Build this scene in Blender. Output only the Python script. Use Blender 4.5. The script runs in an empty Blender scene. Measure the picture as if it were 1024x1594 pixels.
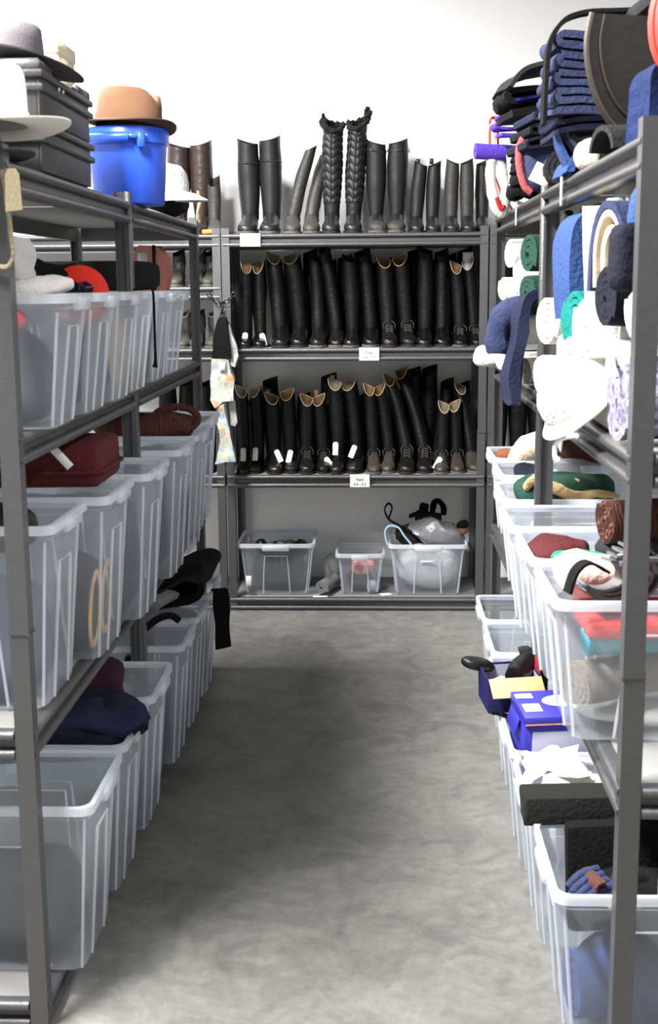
import bpy, bmesh, math, random
from mathutils import Vector, Matrix, Euler, noise

S = bpy.context.scene
C = S.collection
rnd = random.Random(11)
PI = math.pi

# ------------------------------------------------------------------ camera
cam_d = bpy.data.cameras.new('camera')
cam = bpy.data.objects.new('camera', cam_d)
C.objects.link(cam)
YAW, PITCH, ROLL, FPX, HCAM = 0.0396, 0.1801, -0.0080, 1930.3, 1.7314
_f = Vector((-math.sin(YAW) * math.cos(PITCH), math.cos(YAW) * math.cos(PITCH), -math.sin(PITCH)))
_r = Vector((math.cos(YAW), math.sin(YAW), 0))
_u = _r.cross(_f)
_r2 = math.cos(ROLL) * _r + math.sin(ROLL) * _u
_u2 = -math.sin(ROLL) * _r + math.cos(ROLL) * _u
cam.matrix_world = Matrix(((_r2.x, _u2.x, -_f.x, 0), (_r2.y, _u2.y, -_f.y, 0), (_r2.z, _u2.z, -_f.z, HCAM), (0, 0, 0, 1)))
cam_d.sensor_fit = 'VERTICAL'
cam_d.sensor_height = 22.3
cam_d.sensor_width = 22.3
cam_d.lens = FPX / 1594 * 22.3
cam_d.clip_start = 0.05
cam_d.dof.use_dof = True
cam_d.dof.focus_distance = 6.2
cam_d.dof.aperture_fstop = 5.0
S.camera = cam

# ------------------------------------------------------------------ world, lights, exposure
W = bpy.data.worlds.new('world')
S.world = W
W.use_nodes = True
W.node_tree.nodes['Background'].inputs[0].default_value = (0.9, 0.95, 1, 1)
W.node_tree.nodes['Background'].inputs[1].default_value = 0.05


def lamp(name, loc, sx, sy, power, col=(1, 0.985, 0.96), target=None):
    d = bpy.data.lights.new(name, 'AREA')
    d.shape = 'RECTANGLE'
    d.size, d.size_y = sx, sy
    d.energy = power
    d.color = col
    o = bpy.data.objects.new(name, d)
    C.objects.link(o)
    o.location = loc
    if target:
        o.rotation_euler = (Vector(target) - Vector(loc)).to_track_quat('-Z', 'Y').to_euler()
    return o


lamp('ceiling_lamp_left_aisle', (-1.35, 2.1, 3.75), 0.35, 1.2, 320)
lamp('wall_fill_lamp_far', (-1.75, 5.0, 3.75), 0.35, 1.2, 190)  # unseen lamp added to brighten the back wall
lamp('ceiling_lamp_right_aisle', (1.75, 1.6, 3.75), 0.6, 1.2, 75)
lamp('fill_lamp_front', (-0.1, -1.3, 3.75), 0.6, 1.2, 4)  # weak unseen fill light added behind the camera
S.view_settings.view_transform = 'Standard'
S.view_settings.look = 'None'
S.view_settings.gamma = 1
S.view_settings.use_curve_mapping = False
S.view_settings.exposure = 0.75
S.cycles.max_bounces = 7
S.cycles.diffuse_bounces = 3
S.cycles.glossy_bounces = 2
S.cycles.transmission_bounces = 4
S.cycles.transparent_max_bounces = 24
S.cycles.caustics_reflective = False
S.cycles.caustics_refractive = False
S.cycles.sample_clamp_indirect = 4


# ------------------------------------------------------------------ materials
def srgb(r, g, b):
    f = lambda c: (c / 255 / 12.92) if c / 255 <= 0.04045 else ((c / 255 + 0.055) / 1.055) ** 2.4
    return (f(r), f(g), f(b), 1)


def base(name):
    m = bpy.data.materials.new(name)
    m.use_nodes = True
    nt = m.node_tree
    return m, nt, nt.nodes, nt.links, nt.nodes['Principled BSDF']


_mc = {}


def mat(name, col, rough=0.6, metal=0.0, var=0.25, vs=9.0, bump=0.0, bs=60.0, sheen=0.0, spec=0.5, detail=4, coat=0.0):
    """plain procedural material: colour broken up by noise, fine bump"""
    if name in _mc:
        return _mc[name]
    m, nt, N, L, P = base(name)
    P.inputs['Roughness'].default_value = rough
    P.inputs['Metallic'].default_value = metal
    P.inputs['Specular IOR Level'].default_value = spec
    if sheen:
        P.inputs['Sheen Weight'].default_value = sheen
    if coat:
        P.inputs['Coat Weight'].default_value = coat
        P.inputs['Coat Roughness'].default_value = 0.2
    tc = N.new('ShaderNodeTexCoord')
    n = N.new('ShaderNodeTexNoise')
    n.inputs['Scale'].default_value = vs
    n.inputs['Detail'].default_value = detail
    L.new(tc.outputs['Object'], n.inputs['Vector'])
    mx = N.new('ShaderNodeMix')
    mx.data_type = 'RGBA'
    a = tuple(max(0, c * (1 - var)) for c in col[:3]) + (1,)
    b = tuple(min(1, c * (1 + var)) for c in col[:3]) + (1,)
    mx.inputs[6].default_value, mx.inputs[7].default_value = a, b
    L.new(n.outputs['Fac'], mx.inputs[0])
    L.new(mx.outputs[2], P.inputs['Base Color'])
    if bump:
        n2 = N.new('ShaderNodeTexNoise')
        n2.inputs['Scale'].default_value = bs
        n2.inputs['Detail'].default_value = 3
        L.new(tc.outputs['Object'], n2.inputs['Vector'])
        bp = N.new('ShaderNodeBump')
        bp.inputs['Strength'].default_value = bump
        bp.inputs['Distance'].default_value = 0.01
        L.new(n2.outputs['Fac'], bp.inputs['Height'])
        L.new(bp.outputs['Normal'], P.inputs['Normal'])
    _mc[name] = m
    return m


def fab(name, r, g, b, var=0.2, bump=0.5, bs=90, rough=0.9):
    return mat(name, srgb(r, g, b), rough, 0, var, 14, bump, bs, 0.0, 0.2)


def ramp_mat(name, stops, scale=14, rough=0.85, kind='noise', bump=0.3):
    m, nt, N, L, P = base(name)
    P.inputs['Roughness'].default_value = rough
    P.inputs['Specular IOR Level'].default_value = 0.2
    tc = N.new('ShaderNodeTexCoord')
    if kind == 'noise':
        n = N.new('ShaderNodeTexNoise')
        n.inputs['Detail'].default_value = 3
        n.inputs['Distortion'].default_value = 0.8
        out = n.outputs['Fac']
    elif kind == 'wave':
        n = N.new('ShaderNodeTexWave')
        n.inputs['Distortion'].default_value = 6
        n.inputs['Detail'].default_value = 2
        out = n.outputs['Fac']
    else:
        n = N.new('ShaderNodeTexVoronoi')
        out = n.outputs['Distance']
    n.inputs['Scale'].default_value = scale
    L.new(tc.outputs['Object'], n.inputs['Vector'])
    cr = N.new('ShaderNodeValToRGB')
    e = cr.color_ramp.elements
    while len(e) < len(stops):
        e.new(0.5)
    for i, (p, c) in enumerate(stops):
        e[i].position = p
        e[i].color = srgb(*c)
    L.new(out, cr.inputs[0])
    L.new(cr.outputs[0], P.inputs['Base Color'])
    bp = N.new('ShaderNodeBump')
    bp.inputs['Strength'].default_value = bump
    bp.inputs['Distance'].default_value = 0.01
    L.new(out, bp.inputs['Height'])
    L.new(bp.outputs['Normal'], P.inputs['Normal'])
    return m


def plastic(name, col=(0.80, 0.84, 0.90, 1), opac=0.42, rough=0.35):
    """translucent polypropylene"""
    m, nt, N, L, P = base(name)
    out = N['Material Output']
    tr = N.new('ShaderNodeBsdfTransparent')
    tr.inputs[0].default_value = (0.93, 0.95, 0.98, 1)
    tl = N.new('ShaderNodeBsdfTranslucent')
    tl.inputs[0].default_value = col
    P.inputs['Base Color'].default_value = col
    P.inputs['Roughness'].default_value = rough
    a = N.new('ShaderNodeMixShader')
    a.inputs[0].default_value = 0.5
    L.new(P.outputs[0], a.inputs[1])
    L.new(tl.outputs[0], a.inputs[2])
    b = N.new('ShaderNodeMixShader')
    tc = N.new('ShaderNodeTexCoord')
    n = N.new('ShaderNodeTexNoise')
    n.inputs['Scale'].default_value = 6
    L.new(tc.outputs['Object'], n.inputs['Vector'])
    mr = N.new('ShaderNodeMapRange')
    mr.inputs['To Min'].default_value = opac - 0.06
    mr.inputs['To Max'].default_value = opac + 0.06
    L.new(n.outputs['Fac'], mr.inputs['Value'])
    L.new(mr.outputs[0], b.inputs[0])
    L.new(tr.outputs[0], b.inputs[1])
    L.new(a.outputs[0], b.inputs[2])
    L.new(b.outputs[0], out.inputs[0])
    return m


def concrete():
    m, nt, N, L, P = base('polished_concrete')
    tc = N.new('ShaderNodeTexCoord')

    def nz(s, d, dist=0.0):
        n = N.new('ShaderNodeTexNoise')
        n.inputs['Scale'].default_value = s
        n.inputs['Detail'].default_value = d
        n.inputs['Roughness'].default_value = 0.65
        n.inputs['Distortion'].default_value = dist
        L.new(tc.outputs['Object'], n.inputs['Vector'])
        return n
    a, b, c = nz(1.1, 6, 0.6), nz(5.5, 8, 1.4), nz(30, 4, 0)
    r = N.new('ShaderNodeValToRGB')
    r.color_ramp.elements[0].position, r.color_ramp.elements[1].position = 0.33, 0.70
    r.color_ramp.elements[0].color = srgb(96, 96, 94)
    r.color_ramp.elements[1].color = srgb(150, 150, 145)
    mm = N.new('ShaderNodeMath'); mm.operation = 'MULTIPLY_ADD'
    mm.inputs[1].default_value = 0.55
    L.new(b.outputs['Fac'], mm.inputs[0])
    m2 = N.new('ShaderNodeMath'); m2.operation = 'MULTIPLY'
    m2.inputs[1].default_value = 0.45
    L.new(a.outputs['Fac'], m2.inputs[0])
    L.new(m2.outputs[0], mm.inputs[2])
    L.new(mm.outputs[0], r.inputs[0])
    r2 = N.new('ShaderNodeValToRGB')
    r2.color_ramp.elements[0].position, r2.color_ramp.elements[1].position = 0.35, 0.6
    r2.color_ramp.elements[0].color = (0.78, 0.78, 0.78, 1)
    r2.color_ramp.elements[1].color = (1, 1, 1, 1)
    L.new(c.outputs['Fac'], r2.inputs[0])
    mx = N.new('ShaderNodeMix'); mx.data_type = 'RGBA'; mx.blend_type = 'MULTIPLY'
    mx.inputs[0].default_value = 0.7
    L.new(r.outputs[0], mx.inputs[6]); L.new(r2.outputs[0], mx.inputs[7])
    L.new(mx.outputs[2], P.inputs['Base Color'])
    rr = N.new('ShaderNodeMapRange')
    rr.inputs['To Min'].default_value, rr.inputs['To Max'].default_value = 0.38, 0.62
    L.new(b.outputs['Fac'], rr.inputs['Value'])
    L.new(rr.outputs[0], P.inputs['Roughness'])
    bp = N.new('ShaderNodeBump'); bp.inputs['Strength'].default_value = 0.08
    L.new(c.outputs['Fac'], bp.inputs['Height']); L.new(bp.outputs['Normal'], P.inputs['Normal'])
    return m


M_wall = mat('white_wall_paint', (0.91, 0.91, 0.91, 1), 0.7, var=0.015, vs=3, bump=0.05, bs=150)
M_side = mat('grey_side_wall_paint', (0.5, 0.5, 0.5, 1), 0.8, var=0.02, vs=3)
M_ceil = mat('grey_ceiling_panel', (0.36, 0.36, 0.36, 1), 0.9, var=0.03, vs=3)
M_floor = concrete()
M_steel = mat('grey_hammered_steel', srgb(88, 88, 90), 0.33, 0.45, 0.12, 40, 0.2, 350)
M_hole = mat('dark_slot', srgb(10, 10, 10), 0.9)
M_board = mat('grey_shelf_board', srgb(122, 122, 120), 0.75, 0, 0.08, 20, 0.1, 80)
M_tub = plastic('clear_tub_plastic', (0.80, 0.84, 0.90, 1), 0.30)
M_rim = plastic('tub_rim_plastic', (0.88, 0.91, 0.95, 1), 0.72, 0.25)
M_rib = plastic('tub_rib_plastic', (0.90, 0.92, 0.96, 1), 0.62, 0.3)
M_bag = plastic('thin_clear_film', (0.88, 0.9, 0.92, 1), 0.24, 0.08)
M_rubber = mat('black_rubber', srgb(30, 31, 33), 0.36, 0, 0.3, 12, 0.15, 40)
M_rubber2 = mat('scuffed_black_rubber', srgb(46, 46, 46), 0.55, 0, 0.35, 18, 0.25, 60)
M_leather = mat('black_boot_leather', srgb(13, 13, 14), 0.27, 0, 0.4, 14, 0.35, 45)
M_leather2 = mat('worn_black_leather', srgb(15, 14, 14), 0.36, 0, 0.5, 20, 0.5, 50)
M_leather3 = mat('worn_brown_grey_leather', srgb(52, 47, 40), 0.5, 0, 0.5, 22, 0.5, 50)
M_brownboot = mat('dark_brown_boot_leather', srgb(44, 31, 28), 0.38, 0, 0.35, 10, 0.3, 40)
M_sole = mat('black_sole', srgb(22, 21, 20), 0.7, 0, 0.4, 30, 0.3, 60)
M_sole_dust = mat('dusty_sole', srgb(92, 88, 80), 0.85, 0, 0.35, 35, 0.3, 60)
M_dustyfoot = mat('dusty_rubber_foot', srgb(60, 58, 55), 0.6, 0, 0.35, 22, 0.3, 60)
M_shaft = mat('black_leather_shaft', srgb(10, 10, 11), 0.5, 0, 0.4, 14, 0.3, 45, 0, 0.22)
M_rubshaft = mat('black_rubber_shaft', srgb(24, 25, 27), 0.45, 0, 0.3, 12, 0.1, 40, 0, 0.35)
M_tan = mat('tan_boot_lining', srgb(132, 98, 60), 0.7, 0, 0.75, 22, 0.2, 60)
M_cream = mat('cream_boot_lining', srgb(150, 136, 114), 0.7, 0, 0.5, 20, 0.2, 60)
M_bind = mat('pale_binding', srgb(205, 190, 160), 0.7, 0, 0.2, 20)
M_dark = mat('dark_boot_lining', srgb(12, 12, 12), 0.8)
M_lace = mat('grey_lace', srgb(70, 66, 60), 0.9)
M_card = mat('white_card', srgb(222, 222, 224), 0.7, 0, 0.03)
M_ink = mat('grey_ink', srgb(40, 40, 48), 0.8)
M_fur = mat('black_fur', srgb(14, 14, 15), 0.95, 0, 0.4, 60, 0.9, 120)


# ------------------------------------------------------------------ mesh building
def smooth(pts, k=4):
    """Catmull-Rom curve through a few points"""
    out = []
    n = len(pts)
    for i in range(n - 1):
        p0, p1, p2, p3 = pts[max(0, i - 1)], pts[i], pts[i + 1], pts[min(n - 1, i + 2)]
        for q in range(k):
            u = q / k
            out.append(tuple(.5 * (2 * p1[j] + (p2[j] - p0[j]) * u + (2 * p0[j] - 5 * p1[j] + 4 * p2[j] - p3[j]) * u * u + (3 * p1[j] - p0[j] - 3 * p2[j] + p3[j]) * u ** 3) for j in range(len(p1))))
    out.append(tuple(pts[-1]))
    return out


class MB:
    def __init__(self):
        self.v, self.f = [], []

    def add(self, vs, fs):
        o = len(self.v)
        self.v += [Vector(p) for p in vs]
        self.f += [tuple(i + o for i in f) for f in fs]
        return self

    def grid(self, rows, cu=False, cv=False):
        nu, nv = len(rows), len(rows[0])
        vs = [p for r in rows for p in r]
        fs = []
        for i in range(nu if cu else nu - 1):
            for j in range(nv if cv else nv - 1):
                a, b = i, (i + 1) % nu
                c, d = j, (j + 1) % nv
                fs.append((a * nv + c, b * nv + c, b * nv + d, a * nv + d))
        return self.add(vs, fs)

    def loft(self, rings, cap0=True, cap1=True):
        o = len(self.v)
        n = len(rings[0])
        self.grid(rings, False, True)
        if cap0:
            self.f.append(tuple(o + i for i in range(n))[::-1])
        if cap1:
            k = o + (len(rings) - 1) * n
            self.f.append(tuple(k + i for i in range(n)))
        return self

    def box(self, c, s, b=0.0, rot=None, seg=1):
        bm = bmesh.new()
        bmesh.ops.create_cube(bm, size=1)
        for v in bm.verts:
            v.co = Vector((v.co.x * s[0], v.co.y * s[1], v.co.z * s[2]))
        if b:
            bmesh.ops.bevel(bm, geom=bm.edges[:], offset=b, segments=seg, affect='EDGES', profile=0.6)
        R = Euler(rot).to_matrix() if rot else Matrix.Identity(3)
        bm.verts.index_update()
        vs = [R @ v.co + Vector(c) for v in bm.verts]
        fs = [[v.index for v in f.verts] for f in bm.faces]
        bm.free()
        return self.add(vs, fs)

    def tube(self, path, r, n=8, closed=False, flat=1.0):
        path = [Vector(p) for p in path]
        if not closed and 3 <= len(path) <= 9 and (isinstance(r, (list, tuple)) or r > 0.0045):
            if isinstance(r, (list, tuple)):
                r = [q[0] for q in smooth([(q,) for q in r], 3)]
            path = [Vector(q) for q in smooth([tuple(q) for q in path], 3)]
        k = len(path)
        rs = r if isinstance(r, (list, tuple)) else [r] * k
        rings = []
        up = Vector((0, 0, 1))
        prev = None
        for i, p in enumerate(path):
            a = path[(i - 1) % k] if (closed or i > 0) else p
            b = path[(i + 1) % k] if (closed or i < k - 1) else p
            t = (b - a)
            t = t.normalized() if t.length > 1e-9 else Vector((0, 0, 1))
            if prev is None:
                s = t.cross(up)
                if s.length < 1e-3:
                    s = t.cross(Vector((1, 0, 0)))
            else:
                s = prev - t * prev.dot(t)
            s.normalize()
            prev = s
            q = t.cross(s)
            rings.append([p + s * (rs[i] * math.cos(2 * PI * j / n)) + q * (rs[i] * flat * math.sin(2 * PI * j / n)) for j in range(n)])
        if closed:
            return self.grid(rings, True, True)
        return self.loft(rings)

    def sell(self, c, r, e1=1.0, e2=1.0, nu=12, nv=20):
        """superellipsoid"""
        pw = lambda x, e: math.copysign(abs(x) ** e, x)
        rings = []
        for i in range(1, nu):
            a = -PI / 2 + PI * i / nu
            ca, sa = pw(math.cos(a), e1), pw(math.sin(a), e1)
            rings.append([Vector((c[0] + r[0] * ca * pw(math.cos(2 * PI * j / nv), e2),
                                  c[1] + r[1] * ca * pw(math.sin(2 * PI * j / nv), e2), c[2] + r[2] * sa)) for j in range(nv)])
        return self.loft(rings)

    def lathe(self, prof, n=24, c=(0, 0, 0), sx=1, sy=1, cap=True):
        rings = [[Vector((c[0] + sx * r * math.cos(2 * PI * j / n), c[1] + sy * r * math.sin(2 * PI * j / n), c[2] + z)) for j in range(n)] for r, z in prof]
        return self.loft(rings, cap, cap)

    def prism(self, pts, h0, h1, mp=lambda a, b, h: (a, b, h)):
        return self.loft([[Vector(mp(a, b, h0)) for a, b in pts], [Vector(mp(a, b, h1)) for a, b in pts]])

    def ribbon(self, pts, t, e0, e1, n, mp, wob=0.0, seed=0.0):
        """cloth seen on its edge: the polyline pts (a,b) thickened by t and run from e0 to e1"""
        if 3 <= len(pts) <= 12:
            pts = smooth(pts, 4)
        k = len(pts)
        L, R = [], []
        for i in range(k):
            a, b = pts[max(0, i - 1)], pts[min(k - 1, i + 1)]
            dx, dy = b[0] - a[0], b[1] - a[1]
            l = math.hypot(dx, dy) or 1
            nx, ny = -dy / l * t / 2, dx / l * t / 2
            L.append((pts[i][0] + nx, pts[i][1] + ny))
            R.append((pts[i][0] - nx, pts[i][1] - ny))
        poly = L + R[::-1]
        rings = []
        for i in range(n + 1):
            e = e0 + (e1 - e0) * i / n
            ring = []
            for a, b in poly:
                p = Vector(mp(a, b, e))
                if wob:
                    p += noise.noise_vector(p * 9 + Vector((seed, seed * 1.7, 3))) * wob
                ring.append(p)
            rings.append(ring)
        o = len(self.v)
        self.grid(rings, False, True)
        m = len(poly)
        for base_, s in ((o, 1), (o + n * m, -1)):
            for i in range(k - 1):
                q = (base_ + i, base_ + i + 1, base_ + m - 2 - i, base_ + m - 1 - i)
                self.f.append(q[::s])
        return self

    def noise(self, amp, sc, seed=0.0, zw=1.0):
        for v in self.v:
            d = noise.noise_vector(v * sc + Vector((seed, seed * 2.3, -seed)))
            v.x += d.x * amp
            v.y += d.y * amp
            v.z += d.z * amp * zw
        return self

    def xf(self, loc=(0, 0, 0), rot=(0, 0, 0), sc=(1, 1, 1)):
        R = Euler(rot).to_matrix()
        self.v = [R @ Vector((p.x * sc[0], p.y * sc[1], p.z * sc[2])) + Vector(loc) for p in self.v]
        return self

    def floor(self, z=0.0):
        for v in self.v:
            v.z = max(v.z, z)
        return self

    def mesh(self, name, m, ang=50):
        me = bpy.data.meshes.new(name)
        me.from_pydata([tuple(p) for p in self.v], [], self.f)
        bm = bmesh.new()
        bm.from_mesh(me)
        bmesh.ops.recalc_face_normals(bm, faces=bm.faces)
        bm.to_mesh(me)
        bm.free()
        me.materials.append(m)
        me.shade_smooth()
        me.set_sharp_from_angle(angle=math.radians(ang))
        return me


def put(o, parent=None, loc=None, rot=None):
    C.objects.link(o)
    if parent:
        o.parent = parent
    if loc is not None:
        o.location = loc
    if rot is not None:
        o.rotation_euler = rot
    return o


def part(name, mb, m, parent, label=None, ang=50):
    o = put(bpy.data.objects.new(name, mb.mesh(name, m, ang) if isinstance(mb, MB) else mb), parent)
    if label:
        o['label'] = label
    return o


def tag(o, label, cat, group=None):
    o['label'], o['category'] = label, cat
    if group:
        o['group'] = group
    return o


def thing(name, label, cat, loc=(0, 0, 0), rot=(0, 0, 0), group=None):
    o = put(bpy.data.objects.new(name, None), None, loc, rot)
    o.empty_display_size = 0.05
    return tag(o, label, cat, group)


def solo(name, mb, m, label, cat, loc=(0, 0, 0), rot=(0, 0, 0), group=None, ang=50):
    o = put(bpy.data.objects.new(name, mb.mesh(name, m, ang)), None, loc, rot)
    return tag(o, label, cat, group)


def struct(name, mb, m):
    o = put(bpy.data.objects.new(name, mb.mesh(name, m)))
    o['kind'] = 'structure'
    return o


def spiral(r0, r1, turns, n=16, sa=1.0, sb=1.0, start=0.0):
    k = int(turns * n)
    return [((r0 + (r1 - r0) * i / k) * sa * math.cos(start + 2 * PI * i / n), (r0 + (r1 - r0) * i / k) * sb * math.sin(start + 2 * PI * i / n)) for i in range(k + 1)]


def serp(n, w, s, seg=5, jit=0.0):
    """folded cloth profile: n layers of width w (a from 0 to w), spacing s upwards"""
    pts = []
    for i in range(n):
        z = i * s
        x0 = jit * (rnd.random() - 0.2) if i % 2 else 0
        row = [(x0 + s / 2 + (w - s) * j / 6, z) for j in range(7)]
        if i % 2:
            row = row[::-1]
        pts += row
        if i < n - 1:
            cx = (w - s / 2) if i % 2 == 0 else (s / 2 + jit * (rnd.random() - 0.2))
            sg = 1 if i % 2 == 0 else -1
            for j in range(1, seg):
                a = -PI / 2 + PI * j / seg
                pts.append((cx + sg * s / 2 * math.cos(a), z + s / 2 + s / 2 * math.sin(a)))
    return pts


def text_mesh(name, body, size, m):
    cu = bpy.data.curves.new(name, 'FONT')
    cu.body = body
    cu.size = size
    cu.align_x = 'CENTER'
    cu.align_y = 'CENTER'
    cu.extrude = 0.0003
    o = bpy.data.objects.new(name, cu)
    C.objects.link(o)
    bpy.context.view_layer.update()
    me = bpy.data.meshes.new_from_object(o.evaluated_get(bpy.context.evaluated_depsgraph_get()))
    bpy.data.objects.remove(o)
    me.materials.clear()
    me.materials.append(m)
    return me

# ------------------------------------------------------------------ room
struct('floor', MB().box((-0.2, 2.3, -0.05), (7.4, 9.8, 0.1)), M_floor)
struct('wall_back', MB().box((-0.2, 7.13, 1.95), (7.4, 0.1, 3.9)), M_wall)
struct('wall_left', MB().box((-3.85, 2.3, 1.95), (0.1, 9.6, 3.9)), M_side)
struct('wall_right', MB().box((3.45, 2.3, 1.95), (0.1, 9.6, 3.9)), M_side)
struct('wall_front', MB().box((-0.2, -2.55, 1.95), (7.4, 0.1, 3.9)), M_side)
struct('ceiling', MB().box((-0.2, 2.3, 3.95), (7.4, 9.8, 0.1)), M_ceil)

# ------------------------------------------------------------------ storage racks
BH = 0.068
BPROF = [(0.006, 0.0)] + [(0.002 - 0.013 * math.sin(PI * i / 8), 0.012 - 0.012 * math.cos(PI * i / 8)) for i in range(9)] + [(0.010, 0.026), (0.010, 0.042)] \
    + [(0.002 - 0.013 * math.sin(PI * i / 8), 0.056 - 0.012 * math.cos(PI * i / 8)) for i in range(9)] + [(0.022, 0.068), (0.022, 0.0)]


def post_mb(kind, h=2.03):
    m = MB()
    if kind == 'end0' or kind == 'end1':
        s = 1 if kind == 'end0' else -1
        t = 0.004
        pr = [(0, 0), (s * 0.042, 0), (s * 0.042, t), (s * t, t), (s * t, 0.042), (0, 0.042)]
        m.prism(pr, 0, 0.985, lambda a, b, z: (a, b, z))
        pr2 = [(a - s * 0.0025, b - 0.0025) for a, b in pr]
        m.prism(pr2, 0.97, h)
        for z in (0.97,):
            m.box((s * 0.02, -0.001, z), (0.046, 0.008, 0.006))
    else:
        m.box((0, 0.009, 0.49), (0.04, 0.018, 0.98), 0.003)
        m.box((0, 0.008, 0.98 + (h - 0.98) / 2), (0.042, 0.018, h - 0.98), 0.003)
        m.box((0, 0.034, h / 2), (0.005, 0.034, h))
        m.box((0, 0.05, h / 2), (0.02, 0.004, h))
    return m


def rack(label, loc, rz, xs, levels, depth, h=2.03, boards=None):
    """xs: post positions along local X; front at local y = 0, depth towards +y"""
    r = thing('storage_rack', label, 'shelving', loc, (0, 0, rz))
    e0 = post_mb('end0', h).mesh('post', M_steel)
    e1 = post_mb('end1', h).mesh('post', M_steel)
    mm = post_mb('mid', h).mesh('post', M_steel)
    for i, x in enumerate(xs):
        me = e0 if i == 0 else (e1 if i == len(xs) - 1 else mm)
        part('post', me, None, r).location = (x, 0, 0)
        o = part('post', e1 if i == 0 else (e0 if i == len(xs) - 1 else mm), None, r)
        o.location = (x, depth, 0)
        o.rotation_euler = (0, 0, PI)
    for i in range(len(xs) - 1):
        a, b = xs[i], xs[i + 1]
        ga = 0.006 if i == 0 else 0.021
        gb = 0.006 if i == len(xs) - 2 else 0.021
        me = MB().prism(BPROF, a + ga, b - gb, lambda p, q, e: (e, p + 0.006, q)).mesh('beam', M_steel, 35)
        mr = MB().prism(BPROF, a + ga, b - gb, lambda p, q, e: (e, -p, q)).mesh('beam', M_steel, 35)
        bd = MB().box(((a + b) / 2, depth / 2, 0), (b - a - 0.055, depth - 0.06, 0.014), 0.002).mesh('shelf_board', M_board)
        for z in levels:
            part('beam', me, None, r).location = (0, 0, z - BH)
            part('beam', mr, None, r).location = (0, depth - 0.006, z - BH)
            part('shelf_board', bd, None, r).location = (0, 0, z - 0.007)
    sm = [MB().prism(BPROF, 0.045, depth - 0.045, lambda p, q, e: (p + 0.006, e, q)).mesh('side_beam', M_steel, 35),
          MB().prism(BPROF, 0.045, depth - 0.045, lambda p, q, e: (-p - 0.006, e, q)).mesh('side_beam', M_steel, 35)]
    for z in levels:
        part('side_beam', sm[0], None, r).location = (xs[0], 0, z - BH)
        part('side_beam', sm[1], None, r).location = (xs[-1], 0, z - BH)
    return r


LV = [0.070, 0.742, 1.414, 2.0]
rack('long grey steel rack of clear tubs along the left side of the aisle', (-0.78, 2.6476, 0), PI / 2, [0, 1.366, 2.853], LV, 0.55)
rack('long grey steel rack along the right side, white rolls on its upper shelf', (0.483, 5.19, 0), -PI / 2, [0, 1.419, 2.836], LV, 0.55)
rack('grey steel rack of black riding boots facing down the aisle', (-0.805, 6.52, 0), 0, [0.003, 1.372], LV, 0.50)
rack('grey steel rack behind the left rack, holding brown boots and shoes', (-2.2, 6.52, 0), 0, [0.0, 1.388], [0.07, 0.742, 1.414, 1.735, 2.0], 0.50)
rack('grey steel rack behind the right rack, right of the boot rack', (0.574, 6.52, 0), 0, [0.006, 1.38], LV, 0.50)


# ------------------------------------------------------------------ clear tubs
def rrect(wx, wy, r, z, n=5, cx=0, cy=0):
    pts = []
    for (sx, sy, a0) in ((1, 1, 0), (-1, 1, PI / 2), (-1, -1, PI), (1, -1, 1.5 * PI)):
        for j in range(n):
            a = a0 + PI / 2 * j / (n - 1)
            pts.append(Vector((cx + sx * (wx - r) + r * math.cos(a), cy + sy * (wy - r) + r * math.sin(a), z)))
    return pts


_tub = {}


def tub_meshes(w, d, h, tp):
    """local +x faces the aisle; outer rim edge at x=0, tub runs to x=-d; y centred"""
    k = (round(w, 3), round(d, 3), round(h, 3))
    if k in _tub:
        return _tub[k]
    wx, wy = d / 2 - 0.012, w / 2 - 0.012
    cx = -d / 2
    ins = lambda z: tp * (1 - z / h)
    rings = []
    for z in (0.004, 0.012, h * 0.3, h * 0.6, h - 0.036):
        q = ins(z) + (0.008 if z < 0.01 else 0)
        rings.append(rrect(wx - q - 0.006, wy - q - 0.006, 0.028, z, 5, cx))
    rings.append(rrect(wx, wy, 0.03, h - 0.034, 5, cx))
    rings.append(rrect(wx, wy, 0.03, h - 0.01, 5, cx))
    body = MB().loft(rings, True, False).mesh('body', M_tub)
    path = rrect(wx + 0.004, wy + 0.004, 0.032, h - 0.009, 6, cx)
    rim = MB()
    rr = []
    for (ox, oz) in ((-0.004, 0.009), (0.008, 0.009), (0.0085, -0.012), (0.005, -0.012), (0.004, 0.003), (-0.004, 0.003)):
        rr.append(rrect(wx + ox, wy + ox, 0.032, h - 0.009 + oz, 6, cx))
    rim.grid(rr, True, True)
    rim = rim.mesh('rim', M_rim)
    rb = MB()
    # arched ribs pressed into the two ends and the two long sides
    ex = lambda z: wx - ins(z) - 0.005
    ey = lambda z: wy - ins(z) - 0.005
    za, zt = 0.012, h * 0.76
    for s in (1, -1):
        a, b = wy * 0.36, wy * 0.26 * 1.15
        rb.tube([(cx + s * ex(za), -a, za), (cx + s * ex(h * .4), -a * .94, h * .4), (cx + s * ex(zt), -b, zt), (cx + s * ex(zt), b, zt), (cx + s * ex(h * .4), a * .94, h * .4), (cx + s * ex(za), a, za)], 0.0042, 6)
        a, b = wx * 0.5, wx * 0.42
        rb.tube([(cx - a, s * ey(za), za), (cx - b, s * ey(zt), zt), (cx + b, s * ey(zt), zt), (cx + a, s * ey(za), za)], 0.0036, 6)
        for c in (1, -1):
            rb.tube([(cx + s * (ex(za) - 0.009), c * (ey(za) - 0.009), za), (cx + s * (ex(h - .04) - 0.009), c * (ey(h - .04) - 0.009), h - .04)], 0.004, 6)
    ribs = rb.mesh('rib', M_rib)
    hd = MB().box((-0.004, 0, h - 0.022), (0.02, w * 0.34, 0.03), 0.005).mesh('handle', M_rim)
    _tub[k] = (body, rim, ribs, hd)
    return _tub[k]


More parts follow.
